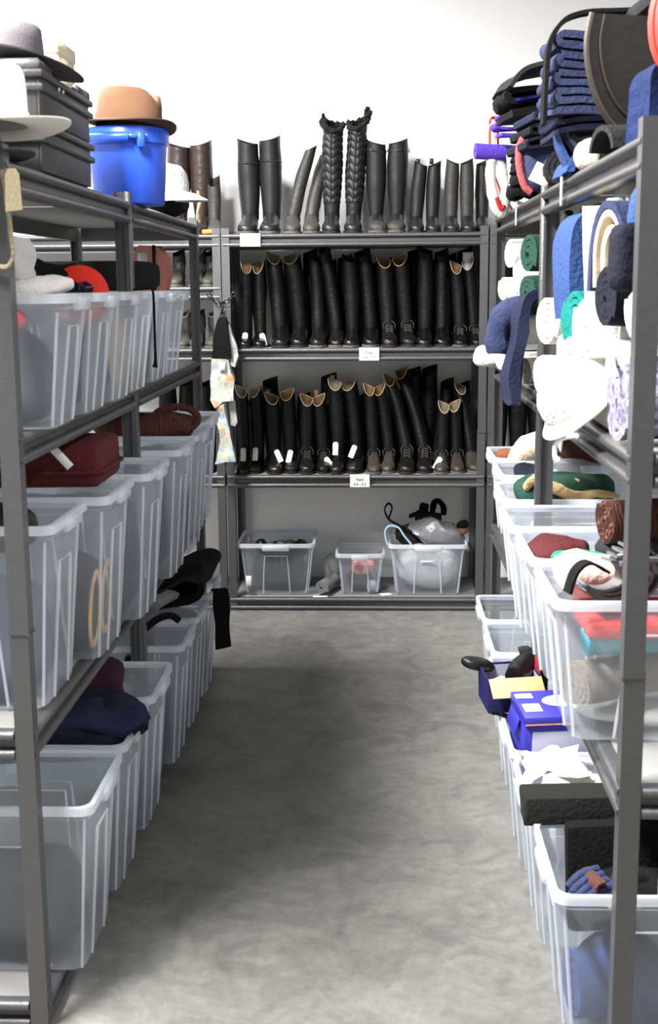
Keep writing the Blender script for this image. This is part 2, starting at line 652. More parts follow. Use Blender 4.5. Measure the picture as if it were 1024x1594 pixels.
def tub(label, x, y0, y1, z, h, face, d=0.56, tp=0.03, group=None):
    w = y1 - y0
    ms = tub_meshes(w, d, h, tp)
    rz = {'L': 0, 'R': PI, 'B': -PI / 2}[face]
    loc = (x, (y0 + y1) / 2, z) if face != 'B' else ((y0 + y1) / 2, x, z)
    t = thing('plastic_tub', label, 'tub', loc, (0, 0, rz), group)
    for n, me in zip(('body', 'rim', 'rib', 'handle'), ms):
        part(n, me, None, t)
    return t


Z1, Z2, Z3, ZT = [z + 0.0008 for z in (1.414, 0.742, 0.070, 2.0)]
GL1, GL2, GL3 = 'tubs on the left upper shelf', 'tubs on the left middle shelf', 'tubs on the left bottom shelf'
GR2, GR3, GB = 'tubs on the right middle shelf', 'tubs on the right bottom shelf', 'tubs under the boots'
for lab, a, b, x in [('clear tub nearest the camera on the left rack upper shelf, red patch inside', 2.695, 3.005, -.67),
                     ('clear tub second from the camera on the left upper shelf, navy cloth inside', 3.015, 3.325, -.67),
                     ('clear tub third from the camera on the left upper shelf, green cloth inside', 3.335, 3.645, -.67),
                     ('clear tub on the left upper shelf with yellow cloth inside', 3.655, 3.965, -.68),
                     ('clear tub just past the middle post on the left upper shelf', 4.06, 4.39, -.69),
                     ('clear tub farthest along the left upper shelf', 4.40, 4.75, -.70)]:
    tub(lab, x, a, b, Z1, 0.305, 'L', 0.54, 0.036, GL1)
for lab, a, b, x in [('tall clear tub nearest the camera on the left middle shelf, dark shoe inside', 2.735, 3.115, -.735),
                     ('tall clear tub under the maroon case on the left middle shelf', 3.13, 3.51, -.69),
                     ('tall clear tub just beyond the maroon case on the left middle shelf', 3.53, 3.91, -.655),
                     ('tall clear tub first past the middle post on the left middle shelf', 4.06, 4.44, -.65),
                     ('tall clear tub under the brown patterned bag on the left middle shelf', 4.46, 4.86, -.65),
                     ('tall clear tub farthest back on the left middle shelf', 4.88, 5.40, -.68)]:
    tub(lab, x, a, b, Z2, 0.455, 'L', 0.54, 0.034, GL2)
for lab, a, b, x in [('tall clear tub nearest the camera on the left bottom shelf', 2.725, 3.115, -.67),
                     ('tall clear tub heaped with navy clothes on the left bottom shelf', 3.125, 3.505, -.67),
                     ('tall clear tub between navy clothes and grey pad, left bottom shelf', 3.52, 3.90, -.665),
                     ('tall clear tub holding the grey pad on the left bottom shelf', 4.06, 4.40, -.66),
                     ('tall clear tub under the near end of the black trousers', 4.42, 4.76, -.66),
                     ('tall clear tub farthest back on the left bottom shelf under black trousers', 4.78, 5.16, -.66)]:
    tub(lab, x, a, b, Z3, 0.452, 'L', 0.54, 0.034, GL3)
for lab, a, b, x in [('clear middle-shelf tub nearest on the right, pink cloth and grey straps on top', 2.55, 2.945, .37),
                     ('clear middle-shelf tub on the right with maroon cloth and brown roll', 2.96, 3.36, .37),
                     ('empty looking clear tub below the green halter pad, right middle shelf', 3.375, 3.735, .365),
                     ('clear tub holding the green pad on the right middle shelf', 3.815, 4.20, .39),
                     ('clear tub with plastic bag, second from the far end, right middle shelf', 4.32, 4.70, .43),
                     ('clear tub farthest back on the right middle shelf', 4.76, 5.13, .445)]:
    tub(lab, x, a, b, Z2, 0.330, 'R', 0.56, 0.036, GR2)
for lab, a, b, x in [('clear tub nearest the camera on the right bottom shelf, blue inside', 2.45, 2.845, .37),
                     ('clear tub under the black foam block on the right bottom shelf', 2.865, 3.25, .365),
                     ('clear tub holding the closed blue shoe box on the right bottom shelf', 3.27, 3.70, .365),
                     ('clear tub under the open shoe box on the right bottom shelf', 3.82, 4.20, .38),
                     ('empty clear tub second from the far end, right bottom shelf', 4.22, 4.64, .40),
                     ('empty clear tub at the far end of the right bottom shelf', 4.66, 5.07, .405)]:
    tub(lab, x, a, b, Z3, 0.385, 'R', 0.56, 0.036, GR3)
tub('large clear tub of brown shoes, left under the boot rack', 6.535, -.765, -.335, Z3, 0.292, 'B', 0.42, 0.03, GB)
tub('small clear tub with pink cloth, between the two large tubs', 6.56, -.232, .045, Z3, 0.232, 'B', 0.32, 0.022, GB)
tub('large clear tub of straps and plastic bag, right under the boot rack', 6.535, .055, .49, Z3, 0.288, 'B', 0.42, 0.03, GB)


# ------------------------------------------------------------------ boots
def sm(t):
    t = max(0.0, min(1.0, t))
    return t * t * (3 - 2 * t)


FW = 1.03
FOOT = [(0.072, .018, .060), (0.062, .031, .085), (0.035, .037, .112), (-0.005, .038, .118), (-0.045, .037, .104), (-0.085, .041, .082), (-0.122, .046, .066),
        (-0.155, .046, .057), (-0.180, .039, .050), (-0.197, .027, .043), (-0.206, .012, .034)]


def sole_z(y):
    return 0.020 * sm((y + 0.075) / 0.06)


def boot(label, x, ytoe, z, H, s=1.0, lean=0.0, leany=0.0, top=0.058, side=1, yaw=0.0, m=None, mf=None, lining=None, dip=0.045, laces=False,
         card=None, quilt=False, fur=False, band=False, strap=False, toecap=False, dust=False, group=None, seed=0, pull=False, wrinkle=0.5, sole=None, ankle=1.0):
    m = m or M_leather
    mf = mf or m
    t = thing('tall_boot', label, 'boot', (x, ytoe + 0.206 * s, z), (0, 0, yaw), group)
    # foot
    rings = []
    for y, hw, h in FOOT:
        zb = sole_z(y) + 0.011
        r = []
        for j in range(16):
            a = 2 * PI * j / 16
            cx, sn = math.cos(a), math.sin(a)
            px = math.copysign(abs(cx) ** (0.8 if sn > 0 else 0.45), cx) * hw * FW
            pz = zb + (h - zb) * (0.42 + 0.58 * math.copysign(abs(sn) ** 0.9, sn) if sn > 0 else 0.42 - 0.42 * abs(sn) ** 0.5)
            r.append(Vector((px * s, y * s, pz * s)))
        rings.append(r)
    fm = MB().loft(rings).noise(0.004 * wrinkle, 38, seed).floor(0.008)
    foot = part('foot', fm, mf, t)
    # sole and heel
    rings = []
    for y, hw, h in FOOT:
        z0 = sole_z(y)
        q = hw * FW + 0.004
        yy = y + (0.004 if y > .06 else (-0.004 if y < -.2 else 0))
        rings.append([Vector(p) * s for p in ((-q, yy, z0 + 0.002), (-q + .004, yy, z0), (q - .004, yy, z0), (q, yy, z0 + 0.002), (q, yy, z0 + 0.013), (-q, yy, z0 + 0.013))])
    part('sole', MB().loft(rings), sole or (M_sole_dust if dust else M_sole), t)
    hp = [(-.033, .005), (.033, .005), (.036, .035), (.031, .062), (.016, .076), (-.016, .076), (-.031, .062), (-.036, .035)]
    part('heel', MB().prism([(a * s, b * s) for a, b in hp], 0, 0.0215 * s), sole or (M_sole_dust if dust else M_sole), t)
    # shaft
    n, K = 64 if quilt else 22, 100 if quilt else 15
    z0 = 0.075 * s

    def ringat(u, dr=0.0, n=n):
        zc = z0 + (H - z0) * u
        ax, ay = 0.040 * s * ankle, 0.047 * s * ankle
        cal = top
        k = sm(u / 0.55)
        rx = ax + (cal - ax) * k - 0.004 * max(0, u - 0.7) / 0.3
        ry = ay + (cal * 1.12 - ay) * k
        cx = lean * u ** 1.3
        cy = (0.012 + 0.012 * k) * s + leany * u ** 1.3
        out = []
        for j in range(n):
            a = 2 * PI * j / n
            c_, s_ = math.cos(a), math.sin(a)
            zz = zc
            if u > 0.6:
                e = ((u - 0.6) / 0.4) ** 2
                zz += e * (side * 0.014 * c_ - dip * max(0, -s_) ** 1.1)
            p = Vector((cx + (rx + dr) * c_, cy + (ry + dr) * s_, zz))
            if u < 0.4 and wrinkle and dr == 0:
                w = (1 - u / 0.4) * wrinkle
                p += noise.noise_vector(p * Vector((20, 20, 55)).length * 0 + Vector((p.x * 18 + seed, p.y * 18, p.z * 48 + seed))) * 0.006 * w
            elif dr == 0:
                p += noise.noise_vector(Vector((p.x * 10 + seed, p.y * 10, p.z * 9 + seed))) * 0.004
            if quilt and 0.18 < u < 0.97:
                d = abs(((a * 2.0 / PI) % 1.0) - 0.5)
                q1 = (d * 1.6 + zc * 24) % 1.0
                e2 = min(q1, 1 - q1)
                k2 = 0.0055 * min(1, e2 / 0.25) ** 0.7 * min(1, min(d, 0.5 - d) / 0.06 + 0.2) - 0.0025
                p += Vector((c_, s_, 0)) * k2
            out.append(p)
        return out
    us = [i / (K - 1) for i in range(K)]
    rings = [ringat(u) for u in us]
    shaft = part('shaft', MB().loft(rings, True, False), M_shaft if m in (M_leather, M_leather2) else (M_rubshaft if m is M_rubber else m), t)
    inner = [ringat(1.0, 0.0005), ringat(1.0, -0.003)] + [ringat(u, -0.005) for u in (0.97, 0.9, 0.78, 0.62)]
    inner[0] = [p + Vector((0, 0, 0.002)) for p in inner[0]]
    part('lining', MB().loft(inner, False, True), lining or M_dark, shaft, 'tan lining' if lining is M_tan else None)
    if lining is M_tan or lining is M_cream:
        part('top_binding', MB().tube([p + Vector((0, 0, .001)) for p in ringat(1.0, -.001)], .0022, 6, True), M_bind, shaft, 'pale top edge')
    if fur:
        b = ringat(1.0, 0.0, 26)
        part('fur_trim', MB().tube(b, 0.014, 10, True).noise(0.02, 70, seed), M_fur, shaft, 'shaggy black fur trim')
        part('fur_tuft', MB().sell((b[0 if side > 0 else 13].x, b[0].y, b[0].z + 0.02), (.018, .02, .034)).noise(0.018, 60, seed), M_fur, shaft)
    if band:
        b = [ringat(u, 0.0035) for u in (0.70, 0.71, 0.72)]
        b[0], b[2] = [p for p in ringat(0.695)], [p for p in ringat(0.725)]
        part('shaft_seam', MB().loft(b, False, False), m, shaft)
    if strap:
        b = [ringat(u, d) for u, d in ((0.875, 0.0), (0.88, 0.004), (0.915, 0.004), (0.92, 0.0))]
        part('strap', MB().loft(b, False, False), m, shaft)
        part('buckle', MB().box((side * (top + .004) + lean, 0.02 + leany, H * .89), (.006, .022, .02), .002), M_steel, shaft)
    if toecap:
        rr = []
        for y, hw, h in FOOT[6:]:
            zb = 0.009
            rr.append([Vector(((hw * FW + .0035) * math.cos(2 * PI * j / 16), y - .003, max(zb, zb + (h + .002 - zb) * (0.42 + 0.58 * math.sin(2 * PI * j / 16))))) * s for j in range(16)])
        part('toe_cap', MB().loft(rr), M_dustyfoot, foot, 'dusty grey toe cap')
    if pull:
        b = ringat(1.0)
        part('pull_tab', MB().box((b[n // 4 * 3].x, b[n // 4].y, b[n // 4].z + .012), (.022, .003, .03), .001), lining or m, shaft)
    if laces:
        lm = MB()
        for i in range(5):
            y = -0.088 + i * 0.019
            hz = 0.083 + i * 0.0125
            for q in (-1, 1):
                lm.tube([(-q * .021 * s, y * s, (hz - .004) * s), (0, (y + .004) * s, (hz + .007) * s), (q * .021 * s, (y + .013) * s, (hz + .005) * s)], 0.0017, 5)
        for q in (-1, 1):
            lm.tube([(0, -.008 * s, .137 * s), (q * .018, -.03 * s, .142 * s), (q * .033, -.05 * s, .125 * s), (q * .03, -.06 * s, .10 * s)], 0.0017, 5)
        part('laces', lm, M_lace, foot)
    if card is not None:
        cx, cz, ang = card
        cm = MB().prism([(-.0145, -.036), (.0145, -.036), (.0145, .028), (.008, .036), (-.008, .036), (-.0145, .028)], -.0008, .0008, lambda a, b, h: (a, h, b))
        cm.xf((cx, -0.095 * s - 0.02, cz), (-0.35, ang, 0))
        pt = part('paper_tag', cm, M_card, t, 'white paper tag')
        part('tag_string', MB().tube([(cx + math.sin(ang) * .036, -0.095 * s - .031, cz + .033), (0, -.05 * s, .13 * s), (0, -.035 * s, .145 * s)], 0.0009, 5), M_lace, pt)
    return t


YB = 6.545
G0, G1, G2 = 'rubber boots on the top shelf', 'leather boots on the second shelf', 'leather boots on the third shelf'
for i, (x, xt, H) in enumerate([(-.677, -.685, .49), (-.562, -.568, .505)]):
    boot(['left boot of the tall plain wellington pair at the left top', 'right boot of the tall plain wellington pair at the left top'][i],
         x, YB, ZT, H, 1.08, xt - x, 0, .060, [-1, 1][i], 0, M_rubber, M_rubber, None, .02, band=True, dust=True, group=G0, seed=i, ankle=1.1, wrinkle=.4)
for i, (x, xt, H) in enumerate([(-.446, -.335, .45), (-.348, -.272, .435)]):
    boot(['left boot of the slumped pair leaning right on the top shelf', 'right boot of the slumped pair leaning right on the top shelf'][i],
         x, YB, ZT, H, .95, [.10, .078][i], [.0, .11][i], .036, 1, .05, M_rubber2, M_dustyfoot, None, .01, dust=True, group=G0, seed=i + 5, wrinkle=1.0)
for i, (x, xt, H) in enumerate([(-.240, -.232, .575), (-.125, -.098, .585)]):
    boot(['left quilted boot with fur trim on the top shelf', 'right quilted boot with fur trim on the top shelf'][i],
         x, YB, ZT, H, 1.0, xt - x, 0, .053, [-1, 1][i], 0, M_rubber, M_rubber, None, .05, quilt=True, fur=True, group=G0, seed=i + 9, wrinkle=.2)
for i, (x, xt, H) in enumerate([(-.006, -.002, .475), (.104, .110, .48)]):
    boot(['left boot of the pair with dusty toe caps and top straps', 'right boot of the pair with dusty toe caps and top straps'][i],
         x, YB, ZT, H, .98, xt - x, 0, .054, [-1, 1][i], [.08, -.03][i], M_rubber, M_rubber, None, .02, strap=True, toecap=True, dust=True, group=G0, seed=i + 13, wrinkle=.3)
for i, (x, xt, H) in enumerate([(.205, .230, .36), (.290, .302, .36)]):
    boot(['left boot of the short rubber pair right of the toe capped boots', 'right boot of the short rubber pair right of the toe capped boots'][i],
         x, YB, ZT, H, .82, xt - x, 0, .038, [-1, 1][i], 0, M_rubber, M_rubber, None, .015, pull=True, group=G0, seed=i + 17, wrinkle=.3)
for i, (x, xt, H) in enumerate([(.388, .396, .37), (.472, .468, .37)]):
    boot(['left boot of the rightmost short rubber pair on the top shelf', 'right boot of the rightmost short rubber pair on the top shelf'][i],
         x, YB, ZT, H, .82, xt - x, 0, .037, [-1, 1][i], 0, M_rubber2, M_rubber, None, .015, group=G0, seed=i + 21, wrinkle=.3)
boot('single black boot at the right end of the top shelf behind the white girth', .555, YB + .04, ZT, .37, .82, 0, 0, .037, 1, 0, M_rubber, None, None, .02, group=G0, seed=31)

R1 = [('small boot with white tag at far left of the second shelf', -.700, -.697, .44, .78, .036, M_tan, 0, (.0, .045, .1)),
      ('small tagged boot second from the left on the second shelf', -.626, -.634, .44, .78, .036, M_tan, 0, (.02, .04, -.25)),
      ('wide boot with cream edged top, third from left on second shelf', -.524, -.555, .49, 1.0, .055, M_cream, 0, None),
      ('boot leaning left with cream edge, fourth from left on second shelf', -.416, -.46, .49, 1.0, .05, M_cream, 0, None),
      ('left boot of the crumpled pair leaning left on the second shelf', -.314, -.335, .48, .96, .046, None, 1, None),
      ('right boot of the crumpled pair leaning left on the second shelf', -.218, -.285, .52, .98, .046, None, 1, None),
      ('left boot of the dusty soled pair mid second shelf', -.131, -.15, .47, .95, .05, None, 0, None),
      ('right boot of the dusty soled pair mid second shelf', -.034, -.075, .5, .98, .05, None, 0, None),
      ('left boot of the tan lined pair with creased ankles, second shelf', .062, .035, .465, .92, .047, M_tan, 1, None),
      ('right boot of the tan lined pair with creased ankles, second shelf', .159, .122, .475, .94, .047, M_tan, 1, None),
      ('left boot of the straight shiny pair right on the second shelf', .258, .252, .51, .92, .049, None, 0, None),
      ('right boot of the straight shiny pair right on the second shelf', .349, .342, .50, .92, .049, None, 0, None),
      ('boot with tan lining and pale sole edge near the right post, second shelf', .443, .415, .43, .9, .044, M_tan, 1, None),
      ('rightmost boot on the second shelf, pale paper stuffed in its top', .519, .482, .45, .9, .042, M_cream, 1, None)]
def slim(rows, i):
    """keep neighbours in a row from growing into one another"""
    r = rows[i]
    nb = [rows[j] for j in (i - 1, i + 1) if 0 <= j < len(rows)]
    ds = min(abs(q[1] - r[1]) for q in nb)
    dt = min(abs((q[2] + q[1]) - (r[2] + r[1])) / 2 for q in nb)
    return min(r[4], ds / .1005), max(.030, min(r[5], min(ds, dt) / 2 - .001))


for i, (lab, x, xt, H, s, tp, lin, lac, card) in enumerate(R1):
    s, tp = slim(R1, i)
    boot(lab, x, YB - .005 + (.02 if i % 2 else 0), Z1, H, s, xt - x, .01 * (i % 3), tp, -1 if i % 2 == 0 else 1, rnd.uniform(-.1, .1), M_leather if i not in (4, 5, 8, 9) else M_leather2,
         None, lin, .055 if lin else .03, bool(lac) and i > 7, card, dust=i in (4, 5, 6, 7, 12), group=G1, seed=40 + i, wrinkle=.9 if lac else .5)
solo('paper_roll', MB().ribbon(spiral(.024, .03, 1.3, 20), .0015, 0, .16, 2, lambda a, b, e: (a, b, e)), M_card,
     'pale rolled paper stuffed in the rightmost boot of the second shelf', 'paper', (.482, 6.79, Z1 + .33), (.12, 0, 0))

R2 = [('tagged boot at far left of the third shelf', -.725, -.737, .45, .88, .044, M_cream, 0, (0, .10, 0)),
      ('tagged boot second from the left on the third shelf', -.650, -.665, .45, .9, .044, M_cream, 0, (0, .10, 0)),
      ('boot with slanted tag and pull tab, third from left on third shelf', -.562, -.575, .41, .94, .05, M_tan, 0, (.02, .09, -.4)),
      ('boot with tag tilted right, fourth from left on third shelf', -.474, -.490, .43, .94, .05, M_tan, 0, (-.01, .085, .25)),
      ('left boot of the low laced pair on the third shelf', -.382, -.385, .40, .92, .046, M_tan, 1, None),
      ('right boot of the low laced pair with tag at its toe', -.292, -.318, .40, .92, .046, M_tan, 1, (.03, .05, -.65)),
      ('left boot of the tall shiny pair with large tags, third shelf', -.208, -.232, .485, .98, .051, M_cream, 0, (-.01, .13, 0)),
      ('right boot of the tall shiny pair with large tags, third shelf', -.112, -.155, .48, .98, .051, M_cream, 0, (-.01, .11, .35)),
      ('left grey-brown laced boot with broad tan lining, third shelf', -.018, -.045, .455, .92, .045, M_tan, 1, None),
      ('right grey-brown laced boot beside the broad tan lining, third shelf', .066, .012, .455, .92, .045, M_tan, 1, None),
      ('left tall laced boot leaning left on the third shelf', .164, .06, .50, 1.0, .047, M_tan, 1, None),
      ('right tall laced boot leaning left on the third shelf', .26, .125, .535, 1.0, .047, M_tan, 1, None),
      ('left boot of the short pair with cream lined tops, third shelf', .352, .358, .36, .9, .043, M_cream, 1, (-.02, .05, .5)),
      ('right boot of the short pair with cream lined tops, third shelf', .432, .420, .365, .9, .04, M_cream, 1, None)]
for i, (lab, x, xt, H, s, tp, lin, lac, card) in enumerate(R2):
    s, tp = slim(R2, i)
    br = i in (8, 9, 12, 13)
    boot(lab, x, YB - .005 + (.02 if i % 2 else 0), Z2, H, s, xt - x, {10: .05, 11: .10}.get(i, .0), tp, -1 if i % 2 == 0 else 1, rnd.uniform(-.1, .1), M_leather2,
         M_leather3 if br else None, lin, .05, bool(lac), card, dust=br, group=G2, seed=60 + i, wrinkle=1.0, pull=i in (2, 5, 6))
boot('tall boot leaning left by the right post of the third shelf, tan lining', .512, YB + .03, Z2, .45, .9, -.05, .07, .036, -1, .1, M_leather2, M_leather3, M_tan, .05, dust=True, group=G2, seed=80)
for i, (x, H) in enumerate([(-.60, .48), (-.27, .5), (.20, .53), (.29, .54)]):
    boot(['black boot standing behind the tagged boots, third shelf back row', 'black boot standing behind the tall shiny pair, third shelf back row', 'left black boot behind the leaning pair, third shelf back row', 'right black boot behind the leaning pair, third shelf back row'][i],
         x, YB + .255, Z2, H, .7, 0, 0, .047, 1, 0, M_leather2, group='boots at the back of the third shelf', seed=90 + i)

for i, x in enumerate([-.655, -.47, -.365, -.265, -.175, -.085, .015, .11, .205, .30, .395, .48]):
    boot('black boot in the dark back row of the second shelf, ' + ['first', 'second', 'third', 'fourth', 'fifth', 'sixth', 'seventh', 'eighth', 'ninth', 'tenth', 'eleventh', 'twelfth'][i] + ' from left',
         x, YB + .26, Z1, .45 + .03 * (i * 7 % 3), .66, 0, 0, .044, 1, 0, M_leather2, group='boots at the back of the second shelf', seed=150 + i)
for i, x in enumerate([-.69, -.50, -.41, -.34, -.17, -.075, .02, .115, .39, .48]):
    boot('black boot in the dark back row of the third shelf, ' + ['first', 'third', 'fourth', 'fifth', 'seventh', 'eighth', 'ninth', 'tenth', 'second last', 'last'][i] + ' from left',
         x, YB + .26, Z2, .37 + .02 * (i * 5 % 3) + (.08 if i > 7 else 0), .62, 0, 0, .040, 1, 0, M_leather2, group='boots at the back of the third shelf', seed=170 + i)

# racks either side of the boot rack
for i, (x, H) in enumerate([(-1.055, .475), (-.935, .485)]):
    boot(['left dark brown tall boot behind the white cap', 'right dark brown tall boot behind the white cap'][i], x, YB + .02, ZT, H, 1.0, .0, 0, .062, [-1, 1][i], 0, M_brownboot,
         dip=.02, group='brown boots on the side rack', seed=100 + i)
boot('low black boot at the end of the side rack near the brown boots', -.862, YB + .02, ZT, .30, .8, 0, 0, .036, 1, .1, M_rubber2, M_dustyfoot, group='brown boots on the side rack', seed=104)
for i, (x, z) in enumerate([(-1.06, 1.735), (-.95, 1.735), (-.885, 1.735), (-1.03, 1.414), (-.96, 1.414), (-.875, 1.414)]):
    boot(['grey ankle boot behind the left rack, left of three on the high shelf', 'grey ankle boot behind the left rack, middle of three on the high shelf', 'grey ankle boot by the double post on the high side shelf',
          'ankle boot low on the side rack, leftmost of three', 'ankle boot low on the side rack, middle of three', 'grey ankle boot with brass zip beside the hanging black bag'][i],
         x, YB + .01, z + .001, .19, .8, 0, 0, .036, 1, 0, M_rubber2, M_dustyfoot, M_cream if i % 2 else None, .03, True, None, dust=True, group='ankle boots on the side rack', seed=110 + i)
for i in range(5):
    boot(['first', 'second', 'third', 'fourth', 'fifth'][i] + ' black boot from the left on the rack behind the right rack', .66 + i * .105, YB + .02, Z2, .50, .95, 0, 0, .052, 1, 0, M_leather2, dip=.02,
         group='black boots behind the right rack', seed=120 + i)
for i in range(4):
    boot(['first', 'second', 'third', 'fourth'][i] + ' black boot on the upper shelf behind the white rolls', .68 + i * .11, YB + .02, Z1, .48, .95, 0, 0, .05, 1, 0, M_leather2, dip=.02,
         group='black boots behind the white rolls', seed=130 + i)
for i in range(3):
    boot(['first', 'second', 'third'][i] + ' black boot in the dark beyond the bag with printed flowers', -1.15 + i * .11, YB + .02, Z2, .48, .95, 0, 0, .05, 1, 0, M_leather2, dip=.02,
         group='black boots on the side rack', seed=140 + i)

# shelf cards
for lab, x, z, t1, t2 in [('blank white card clipped on the top beam of the boot rack', -.652, 2.004, '', ''),
                          ('white card on the second beam of the boot rack', -.042, 1.417, 'Dress', '5 6 - 7 7'),
                          ('white card on the third beam of the boot rack', -.093, .748, 'Field', '4 4 - 5 5')]:
    t = thing('shelf_label', lab, 'label', (x, 6.506, z - .004))
    part('card', MB().box((0, 0, -.032), (.104, .0012, .064)).box((0, .008, .001), (.104, .018, .0012)), M_card, t)
    if t1:
        o = part('lettering', text_mesh('lettering', t1, .02, M_ink), None, t)
        o.location, o.rotation_euler = (0, -.0012, -.024), (PI / 2, 0, 0)
        o = part('lettering', text_mesh('lettering', t2, .019, M_ink), None, t)
        o.location, o.rotation_euler = (0, -.0012, -.049), (PI / 2, 0, 0)


# ------------------------------------------------------------------ cloth helpers
F_white = fab('white_towelling', 224, 222, 217, .04, .5, 130)
F_cream = fab('cream_cotton', 222, 208, 184, .08)
F_beige = fab('beige_cotton', 205, 196, 176, .08)
F_navy = fab('navy_cloth', 30, 34, 58, .25)
F_dknavy = fab('dark_navy_cloth', 20, 22, 36, .25)
F_blue = fab('mid_blue_cloth', 52, 76, 128, .18)
F_denim = fab('slate_blue_cloth', 50, 57, 88, .25)
F_teal = fab('teal_towel', 20, 116, 110, .15)
F_green = fab('dark_green_fleece', 34, 66, 54, .25)
F_black = fab('black_cloth', 9, 9, 10, .3)
F_char = fab('charcoal_cloth', 40, 41, 43, .25)
F_grey = fab('mid_grey_cloth', 120, 120, 122, .2)
F_ltgrey = fab('pale_grey_cloth', 186, 186, 186, .1)
F_maroon = fab('maroon_cloth', 78, 30, 34, .25)
F_purple = fab('purple_fleece', 88, 62, 178, .2)
F_red = fab('red_webbing', 196, 52, 50, .2)
F_pink = fab('pale_pink_cotton', 228, 186, 174, .06)
F_brown = fab('brown_cloth', 84, 54, 44, .3)
F_khaki = fab('tan_fleece', 196, 164, 120, .15, .8, 60)
F_olive = fab('olive_cloth', 92, 90, 66, .25)
F_bluefleece = fab('deep_blue_fleece', 24, 38, 78, .35, 1.0, 40)
F_pattern = ramp_mat('printed_flower_cotton', [(0.28, (84, 130, 168)), (0.40, (160, 182, 192)), (0.55, (196, 196, 182)), (0.64, (206, 150, 96)), (0.70, (150, 176, 190))], 16, .9)
F_greypat = ramp_mat('grey_violet_print', [(0.35, (54, 54, 74)), (0.48, (150, 146, 168)), (0.6, (96, 92, 116)), (0.7, (190, 186, 200))], 22, .95)
F_brownpat = ramp_mat('brown_patterned_cloth', [(0.3, (54, 30, 26)), (0.5, (94, 52, 44)), (0.62, (150, 100, 86)), (0.75, (60, 34, 30))], 30, .9, 'wave')
M_blackplastic = mat('black_crate_plastic', srgb(52, 52, 54), .5, 0, .12, 12, .15, 120)
M_blueplastic = mat('blue_bucket_plastic', srgb(40, 84, 206), .35, 0, .06, 6)
M_feltgrey = mat('grey_hat_felt', srgb(100, 95, 100), .95, 0, .08, 20, .08, 160)
M_feltdark = mat('dark_hat_felt', srgb(44, 42, 44), .95, 0, .15, 20, .08, 160)
M_feltwhite = mat('white_hat_felt', srgb(232, 228, 220), .9, 0, .03, 20, .06, 160)
M_feltbrown = mat('tan_brown_hat_felt', srgb(108, 78, 56), .95, 0, .15, 16, .08, 160)
M_feltbrownd = mat('dark_brown_brim_felt', srgb(74, 52, 40), .95, 0, .2, 16, .08, 160)
M_foam = mat('black_foam', srgb(10, 10, 11), .95, 0, .35, 30, .5, 90)
M_cardbox = mat('brown_cardboard', srgb(206, 168, 118), .8, 0, .08, 30)
M_bluebox = mat('blue_printed_cardboard', srgb(48, 46, 158), .5, 0, .08, 10)
M_navybox = mat('navy_printed_cardboard', srgb(28, 26, 84), .5, 0, .1, 10)
M_greybox = mat('grey_lilac_cardboard', srgb(170, 170, 192), .55, 0, .05, 10)
M_whiteplastic = mat('white_plastic', srgb(236, 234, 228), .4, 0, .02)
M_saddle = mat('worn_saddle_leather', srgb(20, 16, 13), .6, 0, .55, 7, .15, 35, 0, .2, 6)
M_saddleedge = mat('saddle_welt_leather', srgb(46, 38, 28), .5, 0, .4, 18)
M_greystrap = mat('grey_webbing_strap', srgb(92, 93, 96), .6, 0, .2, 25, .4, 140)
M_rope = mat('tan_rope', srgb(150, 140, 112), .95, 0, .3, 60, .8, 120)
M_redrope = mat('red_strap', srgb(206, 64, 54), .6, 0, .2, 30)
M_chain = mat('black_chain_steel', srgb(26, 26, 27), .4, .4)
M_terracotta = mat('terracotta_leather', srgb(156, 92, 78), .5, 0, .15, 12)
M_redfelt = mat('red_felt', srgb(220, 40, 24), .8, 0, .08, 20)
M_orange = mat('orange_foam', srgb(224, 128, 64), .8)
M_wire = mat('dark_wire', srgb(40, 40, 42), .5, .3)
M_lightblue = mat('pale_blue_plastic', srgb(168, 196, 220), .4, 0, .05)


def roll(name, label, cat, x, y, z, r, L, m, turns=4, group=None, sy=1.0, sz=1.0, tilt=0.0, yaw=0.0, seed=0, wob=.006, t=None):
    """a rolled cloth lying along x with its coiled end at local x = 0; z is the underside"""
    k = r / (turns + .6)
    t = t or k * .8
    pts = spiral(k * .45, r - t / 2, turns, 16, sy, sz, .6)
    mb = MB().ribbon(pts, t, 0, L, 5, lambda a, b, e: (e, a, b), wob, seed)
    zmin = min(v.z for v in mb.v)
    return solo(name, mb, m, label, cat, (x, y, z - zmin + .001), (tilt, 0, yaw), group, 40)


def heap(name, label, cat, c, r, m, seed=0, amp=.03, sc=9, group=None, e1=.75, e2=.7, rot=(0, 0, 0), nu=16, nv=28):
    """a soft crumpled lump; c is the middle of its underside"""
    mb = MB().sell((0, 0, r[2]), r, e1, e2, nu, nv).noise(amp, sc, seed).noise(amp * .35, sc * 2.7, seed + 4)
    zm = min(v.z for v in mb.v)
    for v in mb.v:
        v.z -= zm
    return solo(name, mb, m, label, cat, c, rot, group, 60)


def fold(name, label, cat, loc, w, d, n, s, t, m, rot=(0, 0, 0), wob=.006, seed=0, group=None, jit=.02):
    """flat folded cloth: folds at local x = 0, runs to x = w; d along y; n layers spaced s"""
    mb = MB().ribbon(serp(n, w, s, 5, jit), t, -d / 2, d / 2, 6, lambda a, b, e: (a, e, b + t / 2), wob, seed)
    zm = min(v.z for v in mb.v)
    for v in mb.v:
        v.z -= zm
    return solo(name, mb, m, label, cat, loc, rot, group, 40)


def arch(R, depth, t, e0, e1, a0=0, a1=PI, n=16, drop=0.0):
    pts = [(R * math.cos(a0 + (a1 - a0) * i / n), R * depth * math.sin(a0 + (a1 - a0) * i / n)) for i in range(n + 1)]
    if drop:
        pts = [(pts[0][0], -drop)] + pts + [(pts[-1][0], -drop)]
    return pts


